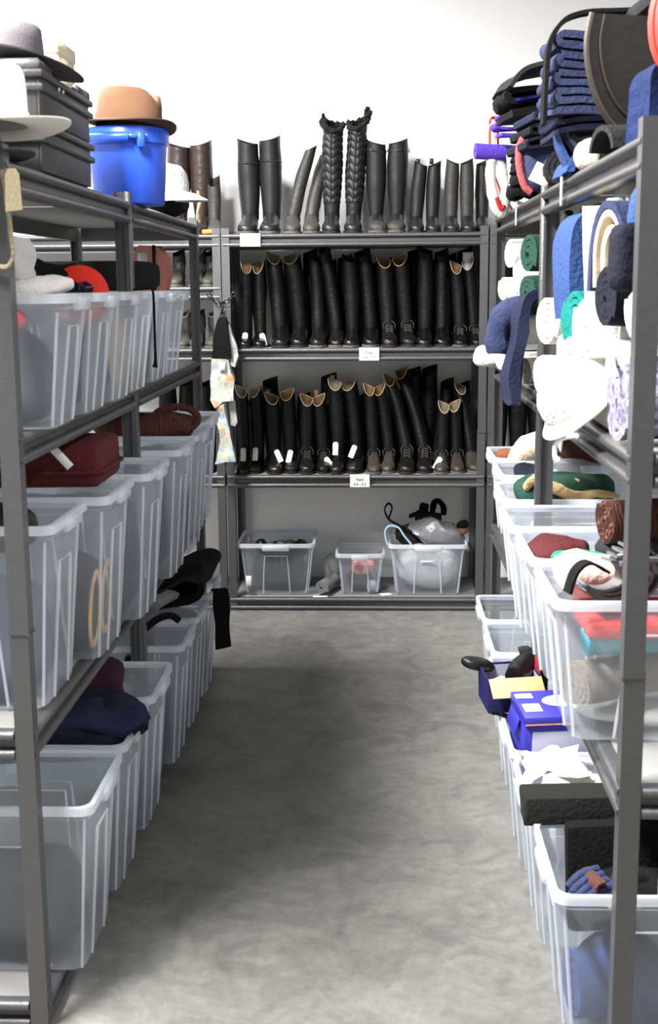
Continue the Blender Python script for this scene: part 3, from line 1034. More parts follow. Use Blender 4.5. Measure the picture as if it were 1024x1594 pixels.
# ------------------------------------------------------------------ left rack, top shelf
def hat(label, loc, rot, rb, rc, h, curl, m, mb_=None, pinch=.03, ratio=1.18, dip=.0, band=None, group=None):
    t = thing('felt_hat', label, 'hat', loc, rot, group)
    n = 40
    rings = []
    prof = [(rc, 0), (rc * .985, .25 * h), (rc * .965, .6 * h), (rc * .93, .86 * h), (rc * .86, .96 * h), (rc * .6, h), (rc * .25, .985 * h), (rc * .05, .97 * h)]
    for r, z in prof:
        ring = []
        for j in range(n):
            a = 2 * PI * j / n
            k = z / h
            x, y = r * math.cos(a), r * ratio * math.sin(a)
            dz = 0
            if k > .5:
                dz = -pinch * (k - .5) * 2 * math.exp(-(x / (rc * .32)) ** 2) * (.6 + .4 * (y < 0))
                sq = 1 - .22 * (k - .5) * 2 * max(0, -math.sin(a)) ** 2
                x *= sq
            ring.append(Vector((x, y, z + dz)))
        rings.append(ring)
    cr = part('crown', MB().loft(rings, False, True), m, t)
    rr = []
    for i in range(9):
        f = i / 8
        r = rc * .98 + (rb - rc) * f
        rr.append([Vector((r * math.cos(2 * PI * j / n), (rc * ratio * .98 + (rb * 1.1 - rc * ratio) * f) * math.sin(2 * PI * j / n), curl * f ** 2 * math.cos(4 * PI * j / n) * 1.0 - dip * f * f)) for j in range(n)])
    top = [[p + Vector((0, 0, .004)) for p in q] for q in rr]
    part('brim', MB().loft(top + rr[::-1], False, False), mb_ or m, t)
    rr = [[Vector(((rc * 1.015) * math.cos(2 * PI * j / n), rc * 1.015 * ratio * math.sin(2 * PI * j / n), z)) for j in range(n)] for z in (.004, .028)]
    part('hat_band', MB().loft(rr, False, False), band or m, cr)
    return t


hat('black felt hat lying lowest at the near end of the left rack top', (-.905, 2.745, ZT + .013), (0, 0, .2), .165, .095, .055, .006, M_feltdark, None, .01)
hat('white wide brimmed felt hat on the black hat at the left edge', (-.842, 2.715, ZT + .075), (0, .03, .1), .190, .098, .125, .012, M_feltwhite)
hat('grey felt fedora with dark brim on top of the black crates', (-.925, 3.16, ZT + .262), (0, .03, .15), .205, .108, .110, -.018, M_feltgrey, M_feltdark)
hat('tan brown felt hat with dark brim on the blue bucket', (-.815, 4.20, ZT + .252), (.05, .10, 1.15), .150, .098, .115, -.012, M_feltbrown, M_feltbrownd, .035)


def crate(label, z0, h, lug):
    t = thing('plastic_crate', label, 'crate', (-1.035, 3.20, z0), (0, 0, 0), 'black crates under the grey hat')
    m = MB()
    w, d = .26, .25
    q = .007
    for (c, s) in (((0, d - q / 2, h / 2), (2 * w - 2 * q, q, h)), ((0, -d + q / 2, h / 2), (2 * w - 2 * q, q, h)), ((w - q / 2, 0, h / 2), (q, 2 * d, h)), ((-w + q / 2, 0, h / 2), (q, 2 * d, h)), ((0, 0, .004), (2 * w - 2 * q, 2 * d - 2 * q, .008))):
        m.box(c, s, .002)
    part('body', m, M_blackplastic, t)
    m = MB()
    for z in (h * .62, h - .012):
        for (c, s) in (((0, d + .004, z), (2 * w + .02, .012, .016)), ((0, -d - .004, z), (2 * w + .02, .012, .016)), ((w + .004, 0, z), (.012, 2 * d - .004, .016)), ((-w - .004, 0, z), (.012, 2 * d - .004, .016))):
            m.box(c, s, .003)
    part('rim', m, M_blackplastic, t)
    if lug:
        for sx in (1, -1):
            for sy in (1, -1):
                part('corner_lug', MB().box((sx * (w - .05), sy * (d - .008), h + .005), (.11, .022, .034), .008).box((sx * (w - .008), sy * (d - .06), h + .005), (.022, .12, .034), .008), M_blackplastic, t)
        for y in (-.11, -.07):
            part('rivet', MB().sell((w + .011, y, h * .75), (.003, .005, .005)), F_ltgrey, t)
    return t


crate('lower black plastic crate of the pair under the grey hat', ZT, .115, False)
crate('upper black plastic crate with notched rim under the grey hat', ZT + .117, .112, True)

t = thing('plastic_bucket', 'blue plastic bucket with carry grip under the tan brown hat', 'bucket', (-.822, 4.215, ZT))
part('body', MB().lathe([(.112, 0), (.116, .004), (.124, .13), (.128, .195), (.124, .195), (.112, .01)], 48, cap=True), M_blueplastic, t)
part('rim_band', MB().lathe([(.1295, .190), (.136, .192), (.137, .236), (.133, .242), (.129, .240), (.128, .2)], 48, cap=False), M_blueplastic, t)
g = part('grip', MB().tube([(-.10 + .0, -.103, .205), (-.06, -.132, .203), (-.01, -.146, .203), (.03, -.141, .205)], .017, 12), M_blueplastic, t)
part('grip_bracket', MB().box((.068, -.128, .196), (.026, .02, .05), .005, (0, 0, .45)).box((.05, -.138, .207), (.05, .012, .016), .004, (0, 0, .3)), M_blueplastic, g)
part('wire_bail', MB().tube([(.085, -.118, .212), (.062, -.135, .214), (.03, -.142, .206)], .003, 6), F_ltgrey, t)
t = thing('storage_box', 'cream lidded box standing behind the grey hat', 'box', (-.975, 3.72, ZT))
part('body', MB().box((0, 0, .19), (.16, .2, .38), .004), F_cream, t)
part('lid', MB().box((0, 0, .40), (.168, .208, .045), .006), F_cream, t)
heap('soft_bag', 'black soft bag under the white cap at the far end of the left rack', 'bag', (-.88, 4.98, ZT), (.13, .20, .045), F_black, 3, .015)
t = thing('peaked_cap', 'white cap with a flat peak on the black bag beside the bucket', 'cap', (-.82, 4.90, ZT + .092), (0, .02, -.75))
part('crown', MB().lathe([(.096, 0), (.095, .035), (.088, .07), (.065, .098), (.02, .108), (.003, .108)], 28), F_ltgrey, t)
part('peak', MB().loft([[Vector((.075 * math.cos(a) * k + .165 * f * math.cos(a), .092 * math.sin(a), .006 - .04 * f + q)) for a in [(-1.25 + 2.5 * j / 14) for j in range(15)]] for k, f, q in ((1, 0, 0), (1, .5, 0.005), (1, 1, 0), (1, 1, -.004), (1, .5, 0), (1, 0, -.006))], False, False), F_white, t)
part('adjuster', MB().tube([(.05, -.06, .055), (.085, -.02, .06), (.085, .02, .06)], .004, 6), F_grey, t)
solo('rope_strap', MB().tube([(0, 0, .1), (.006, -.005, .05), (-.003, -.004, .0), (.004, 0, -.03)], .008, 8).noise(.004, 60, 1), M_rope, 'short tan rope end hanging at the far corner of the left rack', 'rope', (-.762, 5.42, ZT + .034))
solo('foam_pad', MB().box((0, 0, .012), (.07, .05, .024), .006).noise(.003, 30, 2), M_orange, 'small orange foam pad beside the post on the back rack', 'pad', (-.868, 6.545, ZT))

t = thing('luggage_tag', 'cream card tag hanging on the near left post', 'tag', (-.757, 2.63, 1.935))
part('card', MB().prism([(-.017, -.045), (.018, -.042), (.015, .03), (.008, .042), (-.008, .042), (-.015, .03)], -.001, .001, lambda a, b, h: (a, h, b)), fab('manila_card', 236, 220, 180, .04), t)
part('tag_string', MB().tube([(0, 0, .036), (-.01, .005, .055), (-.014, .012, .06)], .0015, 5), M_rope, t)
solo('hanging_rope', MB().tube([(-.006, 0, .0), (.0, .0, -.04), (.004, 0, -.1), (.010, -.002, -.16), (.007, -.004, -.185), (-.004, -.005, -.198), (-.025, -.006, -.195), (-.045, -.004, -.185), (-.052, .0, -.14)], .0048, 8).noise(.003, 80, 5), M_rope,
     'thin tan rope looped around the near left post', 'rope', (-.774, 2.635, 1.975))

# ------------------------------------------------------------------ left rack, upper shelf: things above and inside the tubs
zr = Z1 + .305
heap('cloth_pile', 'pale grey clothes heaped above the nearest upper left tub', 'clothes', (-1.00, 2.93, zr - .02), (.17, .15, .07), F_ltgrey, 4, .05)
heap('cloth', 'white cloth lying along the rim of the nearest upper left tub', 'cloth', (-.80, 2.87, zr - .018), (.09, .07, .022), F_white, 9, .02)
heap('cloth_pile', 'black clothes heaped between grey clothes and red disc', 'clothes', (-1.00, 3.42, zr - .02), (.18, .13, .05), F_black, 14, .03)
t = thing('felt_disc', 'red felt disc standing in an upper left tub', 'disc', (-.80, 3.36, zr - .005), (-.15, 0, .15))
part('disc', MB().lathe([(.001, -.004), (.075, -.004), (.079, 0), (.075, .004), (.001, .004)], 40).xf((0, 0, 0), (PI / 2, 0, 0)), M_redfelt, t)
b = MB()
for q in (-1, 1):
    b.sell((q * .018, -.022, .012), (.022, .013, .02), 1, 1, 8, 12)
b.sell((0, -.024, .01), (.008, .014, .012), 1, 1, 6, 10).noise(.008, 60, 3)
part('bow', b, ramp_mat('black_purple_satin', [(.35, (12, 10, 14)), (.6, (24, 16, 28)), (.72, (150, 84, 150))], 30, .35), t, 'black bow with purple patches')  # black satin broken up by purple patches
solo('foam_roll', MB().sell((0, 0, 0), (.26, .05, .05), .35, 1.0, 14, 20).xf((0, 0, 0), (0, 0, 0)), M_foam, 'long black foam bolster across the tubs behind the red disc', 'bolster', (-.985, 4.20, zr + .051))
bpy.data.objects['foam_roll'].data.shade_smooth()
t = thing('leather_pad', 'terracotta leather pad with pale label propped under the left top shelf', 'pad', (-.90, 5.05, zr + .0), (0, 0, -.25))
part('pad', MB().prism([(-.075, .0), (.06, .0), (.075, .06), (.07, .13), (.03, .175), (-.05, .18), (-.075, .15)], -.02, .02, lambda a, b, h: (a, h, b)), M_terracotta, t)
part('label_patch', MB().box((-.035, -.0205, .115), (.045, .002, .07), .0008), F_ltgrey, t, 'pale label patch')
part('strap', MB().box((.015, -.024, .09), (.012, .006, .178), .002), F_black, t)
solo('clothes_hanger', MB().tube([(-.03, 0, 0), (-.028, 0, .03), (-.012, 0, .048), (.01, 0, .045), (.022, 0, .028)], .0028, 6), M_whiteplastic, 'pale hanger hook sticking up behind the foam bolster', 'hanger', (-.97, 4.31, zr + .001))
t = thing('wire_grid', 'dark wire grid panel behind the left rack', 'grid', (-1.345, 2.9, 1.55))
for i in range(9):
    part('wire', MB().tube([(0, i * .13, 0), (0, i * .13, .40)], .003, 5), M_wire, t)
for i in range(4):
    part('wire', MB().tube([(.005, 0, .02 + i * .12), (.005, 1.04, .02 + i * .12)], .003, 5), M_wire, t)
solo('strap', MB().tube([(-.05, 0, .004), (-.02, 0, .009), (.006, -.002, .006), (.011, -.004, -.03), (.012, -.01, -.14), (.013, -.018, -.205), (.012, -.024, -.225)], [.004, .004, .004, .004, .004, .005, .009], 8), F_black,
     'black cord hanging over the rim of an upper left tub', 'cord', (-.680, 3.75, zr + .002))


def inside(label, cat, x0, y0, y1, z, h, m, seed, face='L', d=.38, name='cloth_pile', off=.085, amp=.03):
    """cloth packed in a tub: x0 is the tub's aisle edge"""
    cx = x0 - off - d / 2 if face == 'L' else x0 + off + d / 2
    w = (y1 - y0) / 2 - .068
    mb = MB().sell((0, 0, h / 2), (d / 2, w, h / 2), .45, .55, 16, 28).noise(amp, 8, seed).noise(amp * .35, 21, seed + 4)
    for v in mb.v:
        v.x = max(-d / 2, min(d / 2, v.x))
        v.y = max(-w, min(w, v.y))
        v.z = max(.003, v.z)
    return solo(name, mb, m, label, cat, (cx, (y0 + y1) / 2, z + .007), (0, 0, 0), None, 60)


GI = [('navy clothes packed in the nearest upper left tub', -.67, 2.695, 3.005, F_navy, .21), ('dark navy cloth in the second upper left tub', -.67, 3.015, 3.325, F_dknavy, .23),
      ('green blue cloth in the third upper left tub', -.67, 3.335, 3.645, fab('green_blue_cloth', 40, 80, 90), .25), ('mustard yellow cloth in the fourth upper left tub', -.68, 3.655, 3.965, fab('mustard_cloth', 180, 140, 60), .22),
      ('pale pink and blue cloth in the upper left tub past the post', -.69, 4.06, 4.39, F_denim, .2), ('cream and blue cloth in the farthest upper left tub', -.70, 4.40, 4.75, F_pattern, .22)]
for i, (lab, x, a, b, m, h) in enumerate(GI):
    inside(lab, 'clothes', x, a, b, Z1, h, m, 20 + i)
heap('red_cloth', 'crumpled coral red cloth showing through the nearest upper left tub', 'cloth', (-.88, 2.85, Z1 + .222), (.07, .075, .028), fab('coral_cloth', 224, 70, 84), 3, .02)

# ------------------------------------------------------------------ left rack, middle shelf
zr = Z2 + .455
t = thing('soft_case', 'maroon soft case lying on a tall tub on the left middle shelf', 'case', (-.975, 3.33, zr + .008), (0, 0, 0))
part('case_body', MB().box((0, 0, .064), (.50, .30, .118), .03, None, 3).noise(.008, 10, 2), F_maroon, t)
part('piping', MB().tube([Vector((p.x, p.y, .05)) for p in rrect(.254, .155, .03, 0, 4)], .005, 6, True), F_maroon, t)
part('seam', MB().box((.06, -.152, .075), (.003, .004, .11), .001), F_maroon, t)
part('paper_tag', MB().box((.145, -.165, .105), (.10, .0015, .022), .0005, (0, .85, 0)), M_card, t, 'long white paper tag')
t = thing('patterned_bag', 'brown patterned cloth bag with looped handle in a far left tub', 'bag', (-.88, 4.66, zr - .03))
part('bag_body', MB().sell((0, 0, .045), (.19, .13, .05), .8, .7, 14, 26).noise(.02, 12, 3), F_brownpat, t)
part('handle', MB().tube([(.12 + .085 * math.cos(a), -.02 + .02 * math.sin(a), .075 + .045 * math.sin(a)) for a in [2 * PI * i / 20 for i in range(20)]], .014, 8, True, .6), F_brownpat, t)
heap('dark_shoe', 'dark shoe toe poking up in the nearest tall tub, left middle shelf', 'shoe', (-.92, 2.93, zr - .10), (.10, .05, .06), M_leather2, 4, .01)
GI = [('grey navy cloth in the nearest tall tub, left middle shelf', -.735, 2.735, 3.115, F_denim, .28), ('dark cloth under the tan harness, left middle shelf', -.69, 3.13, 3.51, F_char, .26),
      ('teal and navy cloth in the third tall tub, left middle shelf', -.655, 3.53, 3.91, fab('dark_teal_cloth', 34, 62, 74), .36), ('navy cloth in the first tall tub past the post, left middle shelf', -.65, 4.06, 4.44, F_navy, .33),
      ('dark grey cloth below the brown patterned bag', -.65, 4.46, 4.86, F_char, .38), ('grey cloth in the farthest tall tub, left middle shelf', -.68, 4.88, 5.40, F_grey, .3)]
for i, (lab, x, a, b, m, h) in enumerate(GI):
    inside(lab, 'clothes', x, a, b, Z2, h, m, 30 + i)
for i, (y, lab) in enumerate([(3.24, 'near tan leather strap loop pressed against the tub wall, left middle shelf'), (3.38, 'far tan leather strap loop pressed against the tub wall, left middle shelf')]):
    solo('strap_loop', MB().tube([(.0, .06 * math.cos(a), .12 + .1 * math.sin(a)) for a in [2 * PI * k / 24 for k in range(24)]], .011, 6, True, .5), M_cardbox, lab, 'strap', (-.775, y, Z2 + .012), (0, .07, 0), 'tan strap loops')

# ------------------------------------------------------------------ left rack, bottom shelf
zr = Z3 + .452
heap('clothes', 'navy jacket heaped in a tall tub on the left bottom shelf', 'jacket', (-.95, 3.31, zr - .10), (.29, .15, .09), F_dknavy, 8, .05, 7)
heap('clothes', 'navy sleeve draped over the tub rim below the navy jacket', 'jacket', (-.80, 3.25, zr - .01), (.17, .11, .04), F_navy, 21, .04, 8)
heap('clothes', 'dark plum cloth standing behind the navy jacket', 'clothes', (-.90, 3.56, zr - .13), (.16, .10, .115), fab('plum_cloth', 46, 22, 40), 5, .04, 7)
pad = MB().ribbon([(-.02, -.1), (-.01, .0), (.0, .08), (.02, .14), (.06, .175), (.10, .165)], .02, -.075, .075, 5, lambda a, b, e: (a, e, b), .004, 3)
solo('curved_pad', pad, F_grey, 'grey curved pad standing out of a left bottom tub', 'pad', (-.82, 4.20, zr - .03), (0, 0, -.3))
solo('curved_strap', MB().tube([(-.08, 0, -.11), (-.06, 0, -.03), (-.02, 0, .05), (.04, 0, .105), (.09, 0, .12), (.12, 0, .10)], .018, 8, False, .7), F_black, 'thick black curved strap in front of the grey pad', 'strap', (-.80, 4.095, zr - .02), (0, 0, .1))
t = thing('black_trousers', 'black trousers folded over the far tubs on the left bottom shelf', 'trousers', (-.92, 4.78, zr + .012))
part('legs', MB().ribbon([(-.2, .0), (0, .03), (.12, .075), (.20, .11), (.245, .10), (.245, .06), (.2, .03), (.12, .02), (0, .0)], .022, -.26, .26, 8, lambda a, b, e: (a, e, b), .02, 4), F_black, t)
part('waist', MB().sell((-.12, 0, .05), (.17, .24, .06), .7, .7, 12, 22).noise(.03, 9, 2), F_black, t)
part('hem', MB().tube([(.0, -.27, .035), (.12, -.275, .08), (.20, -.275, .118), (.25, -.27, .105)], .006, 6), F_char, t, 'grey stitched hem')
solo('black_strap', MB().ribbon([(0, .02), (.02, .0), (.022, -.10), (.02, -.17), (.03, -.22)], .010, -.035, .035, 4, lambda a, b, e: (a, e, b), .01, 4), F_black, 'black cloth end hanging down from the black trousers', 'cloth', (-.645, 4.88, zr - .02), (0, 0, -.9))
GI = [('black clothes lying in the nearest tall tub, left bottom shelf', -.67, 2.725, 3.115, F_black, .22), ('grey green cloth below the navy jacket', -.67, 3.125, 3.505, F_olive, .22),
      ('blue and red striped cloth in the third tall tub, left bottom shelf', -.665, 3.52, 3.90, F_denim, .16), ('navy cloth below the grey pad', -.66, 4.06, 4.40, F_navy, .25),
      ('slate cloth in the tub under the near end of the black trousers', -.66, 4.42, 4.76, F_denim, .36), ('blue cloth in the farthest tall tub, left bottom shelf', -.66, 4.78, 5.16, F_navy, .36)]
for i, (lab, x, a, b, m, h) in enumerate(GI):
    inside(lab, 'clothes', x, a, b, Z3, h, m, 40 + i)

# ------------------------------------------------------------------ right rack, top shelf (saddlery)
t = thing('saddle_flap', 'large dark brown saddle flap with stitched welt on the right rack top', 'saddle flap', (.60, 2.95, ZT + .090), (-.12, 0, .30))
out = [(-.12, .235), (-.135, .17), (-.13, .10), (-.11, .04), (-.075, -.01), (-.02, -.045), (.06, -.06), (.14, -.055), (.24, -.02), (.26, .05), (.26, .235)]
fp = []
for i in range(len(out)):
    p0, p1, p2, p3 = out[max(0, i - 1)], out[i], out[min(len(out) - 1, i + 1)], out[min(len(out) - 1, i + 2)]
    for k in range(4 if i < len(out) - 1 else 1):
        u = k / 4
        fp.append(tuple(.5 * ((2 * p1[j]) + (-p0[j] + p2[j]) * u + (2 * p0[j] - 5 * p1[j] + 4 * p2[j] - p3[j]) * u * u + (-p0[j] + 3 * p1[j] - 3 * p2[j] + p3[j]) * u ** 3) for j in (0, 1)))
part('flap', MB().prism(fp, -.008, .008, lambda a, b, h: (a, h, b)), M_saddle, t)
part('welt', MB().tube([(a, -.006, b) for a, b in fp[:37]], .0075, 8), M_saddleedge, t)
part('stitched_line', MB().tube([(a * .86 + .012, -.0095, b * .86 + .03) for a, b in fp[:37]], .0035, 6), M_saddleedge, t)
fold('saddle_cloth', 'tall stack of slate blue saddle cloths left of the saddle flap', 'saddle cloth', (.412, 3.24, ZT + .135), .20, .20, 9, .022, .016, F_denim, (0, .08, .1), .012, 3)
fold('saddle_cloth', 'navy saddle cloths folded under the slate blue stack', 'saddle cloth', (.425, 3.26, ZT + .085), .19, .20, 3, .018, .012, F_navy, (0, -.12, .1), .01, 6)
solo('black_cover', MB().ribbon([(-.015, -.20), (-.014, -.1), (-.008, -.02), (.02, .035), (.06, .055), (.14, .062), (.30, .062), (.44, .055)], .010, -.115, -.075, 6, lambda a, b, e: (a, e, b), .006, 2), F_black,
     'black cover drooping over the left side of the slate blue stack', 'cover', (.415, 3.25, ZT + .310), (0, 0, .05))
solo('grey_cover', MB().box((0, 0, .02), (.40, .30, .035), .014, None, 2).noise(.012, 9, 3), F_char, 'charcoal folded rug lying on top beside the saddle flap', 'rug', (.80, 3.12, ZT + .345), (.0, -.03, .1))
solo('clip', MB().box((0, 0, 0), (.05, .02, .012), .004), F_ltgrey, 'pale buckle on the charcoal rug on the right rack top', 'buckle', (.66, 2.97, ZT + .397))
t = thing('girth_strap', 'dark blue cloth hanging folded below the saddle cloths', 'cloth', (.50, 3.22, ZT + .004))
for i in range(4):
    part('fold', MB().ribbon([(-.06 + i * .012, .085), (-.045 + i * .02, .05), (-.02 + i * .03, .0)], .012, -.05, .05, 3, lambda a, b, e: (a, e, b + .006), .006, i), [F_blue, F_dknavy, F_denim, F_black][i], t)
for i, (x, y, lab) in enumerate([(.50, 3.60, 'grey webbing girth bundled at the middle post, right rack top'), (.53, 3.42, 'black girth folded below the saddle flap')]):
    solo('girth', MB().ribbon(spiral(.02, .075, 3, 16, .8, .7), .012, -.06, .06, 3, lambda a, b, e: (a, e, b + .05), .012, i).floor(.001), [F_char, F_black][i], lab, 'girth', (x + .02, y, ZT))
solo('sheepskin_pad', MB().sell((0, 0, .045), (.075, .13, .04), .7, .7, 12, 20).noise(.012, 20, 4), F_cream, 'cream sheepskin pad below the saddle flap', 'pad', (.575, 3.10, ZT + .003), (.0, -.25, .2))
solo('half_pad', MB().ribbon(arch(.055, .95, .01, 0, 0, 0.1, PI - .1, 12), .012, -.13, .13, 4, lambda a, b, e: (e, a, b), .004, 2), F_char, 'charcoal curved half pad arched below the saddle flap', 'pad', (.60, 2.78, ZT + .004), (0, 0, .25))
solo('half_pad', MB().ribbon(arch(.05, .9, .01, 0, 0, 0.1, PI - .1, 12), .012, -.12, .12, 4, lambda a, b, e: (e, a, b), .004, 5), F_olive, 'olive grey curved pad nested behind the charcoal half pad', 'pad', (.63, 2.93, ZT + .004), (0, 0, .25))
solo('blue_cloth', MB().ribbon([(-.02, -.03), (0, .008), (.08, .02), (.22, .02)], .018, -.12, .12, 4, lambda a, b, e: (a, e, b), .008, 4).floor(-.028), F_blue, 'blue cloth edge lying over the top beam below the sheepskin pad', 'cloth', (.49, 3.28, ZT + .03))
t = thing('card_tag', 'square white care tag dangling by the middle post, right rack top', 'tag', (.462, 3.62, ZT + .035), (-.2, .45, -.3))
part('card', MB().box((0, 0, 0), (.055, .002, .055), .0006), F_cream, t)
part('tag_string', MB().tube([(0, .001, .026), (.01, .004, .05), (.03, .01, .06)], .0015, 5), M_lace, t)
solo('blue_fleece', MB().ribbon(arch(.034, 1.1, .03, 0, 0, 0, PI, 12, .105), .030, -.05, .05, 6, lambda a, b, e: (a, e, b), .012, 4), F_bluefleece,
     'deep blue fleece girth sleeve bent over beside the near right post', 'fleece', (.575, 2.66, ZT + .115), (0, 0, .25))
t = thing('lead_rope', 'bundle of red straps hanging at the top right corner', 'strap bundle', (.592, 2.58, ZT + .205), (0, 0, .2))
for i in range(4):
    part('strap', MB().tube([((.03 + .007 * i) * math.cos(a), .014 * i - .02, (.075 + .006 * i) * math.sin(a) + .03) for a in [2 * PI * k / 24 for k in range(24)]], .009, 6, True, .6), M_redrope, t)
part('buckle', MB().tube([(-.01 + .018 * math.cos(a), -.035, -.055 + .014 * math.sin(a)) for a in [2 * PI * k / 12 for k in range(12)]], .003, 6, True), F_ltgrey, t)
solo('support_rug', MB().box((0, 0, .08), (.30, .30, .155), .03, None, 2).noise(.015, 8, 4), F_dknavy, 'dark navy rug bundle behind the saddle flap on the right rack top', 'rug', (.80, 2.85, ZT + .006))
solo('support_rug', MB().box((0, 0, .16), (.28, .34, .32), .04, None, 2).noise(.02, 8, 6), F_black, 'black rug bundle under the charcoal rug on the right rack top', 'rug', (.82, 3.22, ZT + .01))

# middle stretch of the top shelf
for i, (m, z, lab) in enumerate([(F_dknavy, .165, 'navy edged saddle pad, lowest of the tilted pile'), (F_black, .205, 'black saddle pad, middle of the tilted pile'), (F_navy, .245, 'navy saddle pad, upper of the tilted pile')]):
    solo('saddle_pad', MB().ribbon([(.25, -.012), (.1, -.013), (.01, -.010), (.0, .0), (.01, .011), (.1, .013), (.25, .016)], .009, -.13, .13, 5, lambda a, b, e: (a, e, b), [.004, .005, .006][i], 1.0), m, lab, 'saddle pad', (.425 + .01 * i, 3.92, ZT + z - .03), (0, -.18, .12), 'tilted saddle pads')
fold('saddle_pad', 'black saddle pad with blue lining on top at the far right rack', 'saddle pad', (.40, 4.25, ZT + .255), .24, .26, 3, .035, .02, F_black, (0, -.05, .1), .014, 2)
solo('blue_lining', MB().box((0, 0, 0), (.12, .20, .010), .004).noise(.008, 12, 2), fab('royal_blue_lining', 26, 30, 110), 'royal blue lining of the top black saddle pad', 'cloth', (.49, 4.22, ZT + .318), (0, -.15, .1))
solo('grey_cover', MB().ribbon([(-.02, -.01), (.02, .03), (.1, .05), (.3, .07)], .012, -.16, .16, 5, lambda a, b, e: (a, e, b), .01, 3), F_char, 'charcoal cloth over the black saddle pad at the far right rack', 'cloth', (.42, 4.22, ZT + .352), (0, -.1, .1))
solo('brown_blanket', MB().box((0, 0, .055), (.24, .26, .105), .03, None, 2).noise(.02, 12, 4), fab('dark_brown_blanket', 50, 38, 32, .4), 'dark brown blanket under the tilted saddle pads', 'blanket', (.60, 3.96, ZT + .015))
solo('blue_pad', MB().sell((0, 0, .10), (.075, .10, .095), .6, .6, 14, 24).noise(.008, 14, 3), F_denim, 'slate blue quilted pad with pink red binding by the middle post', 'pad', (.53, 3.93, ZT + .004), (0, -.12, 0))
solo('pad_binding', MB().tube([(-.04, -.02, .185), (-.070, -.02, .15), (-.078, -.02, .09), (-.068, -.02, .03), (-.05, -.02, .008)], .012, 8), fab('dusty_red_binding', 176, 88, 92), 'dusty red binding on the slate blue quilted pad', 'binding', (.52, 3.93, ZT + .005), (0, -.12, 0))
b = MB()
for i in range(9):
    a = i * 1.9
    b.tube([(.04 * math.cos(a + k * .5) * (1 - .04 * i), .05 * math.sin(a + k * .5), .02 + i * .013 + .006 * math.sin(k)) for k in range(12)], .012, 6)
solo('plaited_rope', b.noise(.01, 30, 2), F_black, 'heaped black plaited rope on the far right top shelf', 'rope', (.475, 4.22, ZT + .002))
solo('purple_roll', MB().ribbon(spiral(.006, .028, 3, 16), .006, 0, .22, 6, lambda a, b, e: (e, a, b), .003, 2), F_purple, 'purple fleece bandage roll sticking out at the far right top', 'bandage', (.350, 4.60, ZT + .203), (0, .06, .12))
solo('purple_cloth', MB().ribbon(serp(4, .09, .02, 5), .009, -.05, .05, 3, lambda a, b, e: (a, e, b), .012, 5), F_purple, 'crumpled purple cloth above the purple roll', 'cloth', (.415, 4.52, ZT + .243), (0, -.05, .1))
t = thing('girth', 'white girth with red lining hanging as a loop over the far right beam', 'girth', (.435, 4.62, ZT + .095), (0, 0, .35))
lp = [(.028 * math.cos(a) - .012 * math.sin(a), .105 * math.sin(a)) for a in [2 * PI * k / 30 for k in range(30)]]
part('webbing', MB().tube([(a, 0, b) for a, b in lp], .013, 8, True, 1.6).noise(.006, 30, 2), F_white, t)
part('red_lining', MB().tube([(a * .7, -.012, b * .9) for a, b in lp[18:26]], .009, 6), F_red, t)
solo('white_girth', MB().ribbon([(-.01, .18), (.0, .10), (.012, .03), (.05, .01), (.10, .008)], .018, -.06, .06, 4, lambda a, b, e: (a, e, b), .008, 7), F_white, 'white cloth girth curving down behind the looped girth', 'girth', (.475, 4.50, ZT + .002))
for i, (m, x, y, h, lab) in enumerate([(F_red, .420, 4.78, .335, 'red webbing strap standing at the far end of the right top shelf'), (F_pink, .405, 4.70, .30, 'pale pink strap beside the red webbing strap')]):
    solo('webbing_strap', MB().ribbon([(.085, .0), (.03, .09), (0, .2), (-.004, h - .02), (.008, h), (.022, h - .02), (.026, .2)], .006, -.02, .02, 2, lambda a, b, e: (a, e, b), .004, i), m, lab, 'strap', (x, y, ZT + .003))
solo('maroon_strap', MB().ribbon([(0, .2), (-.008, .13), (.004, .05), (.07, .006)], .01, -.03, .03, 2, lambda a, b, e: (a, e, b), .006, 2), F_maroon, 'maroon strap hanging behind the white looped girth', 'strap', (.420, 4.80, ZT + .001))
solo('rug_bundle', MB().box((0, 0, .10), (.26, .40, .195), .05, None, 2).noise(.02, 8, 9), F_char, 'charcoal rug bundle under the purple roll, far right top shelf', 'rug', (.66, 4.62, ZT + .012))
solo('rug_bundle', MB().box((0, 0, .11), (.24, .30, .215), .05, None, 2).noise(.02, 8, 12), F_black, 'black rug bundle under the black saddle pad, right top shelf', 'rug', (.63, 4.28, ZT + .014))
for x, y, lab in [(.4775, 3.28, 'pale label holder clipped to the near right top beam'), (.4775, 4.33, 'pale label holder clipped to the far right top beam')]:
    solo('label_holder', MB().box((0, 0, -.035), (.003, .03, .078), .001), F_ltgrey, lab, 'label', (x - .008, y, ZT + .002))

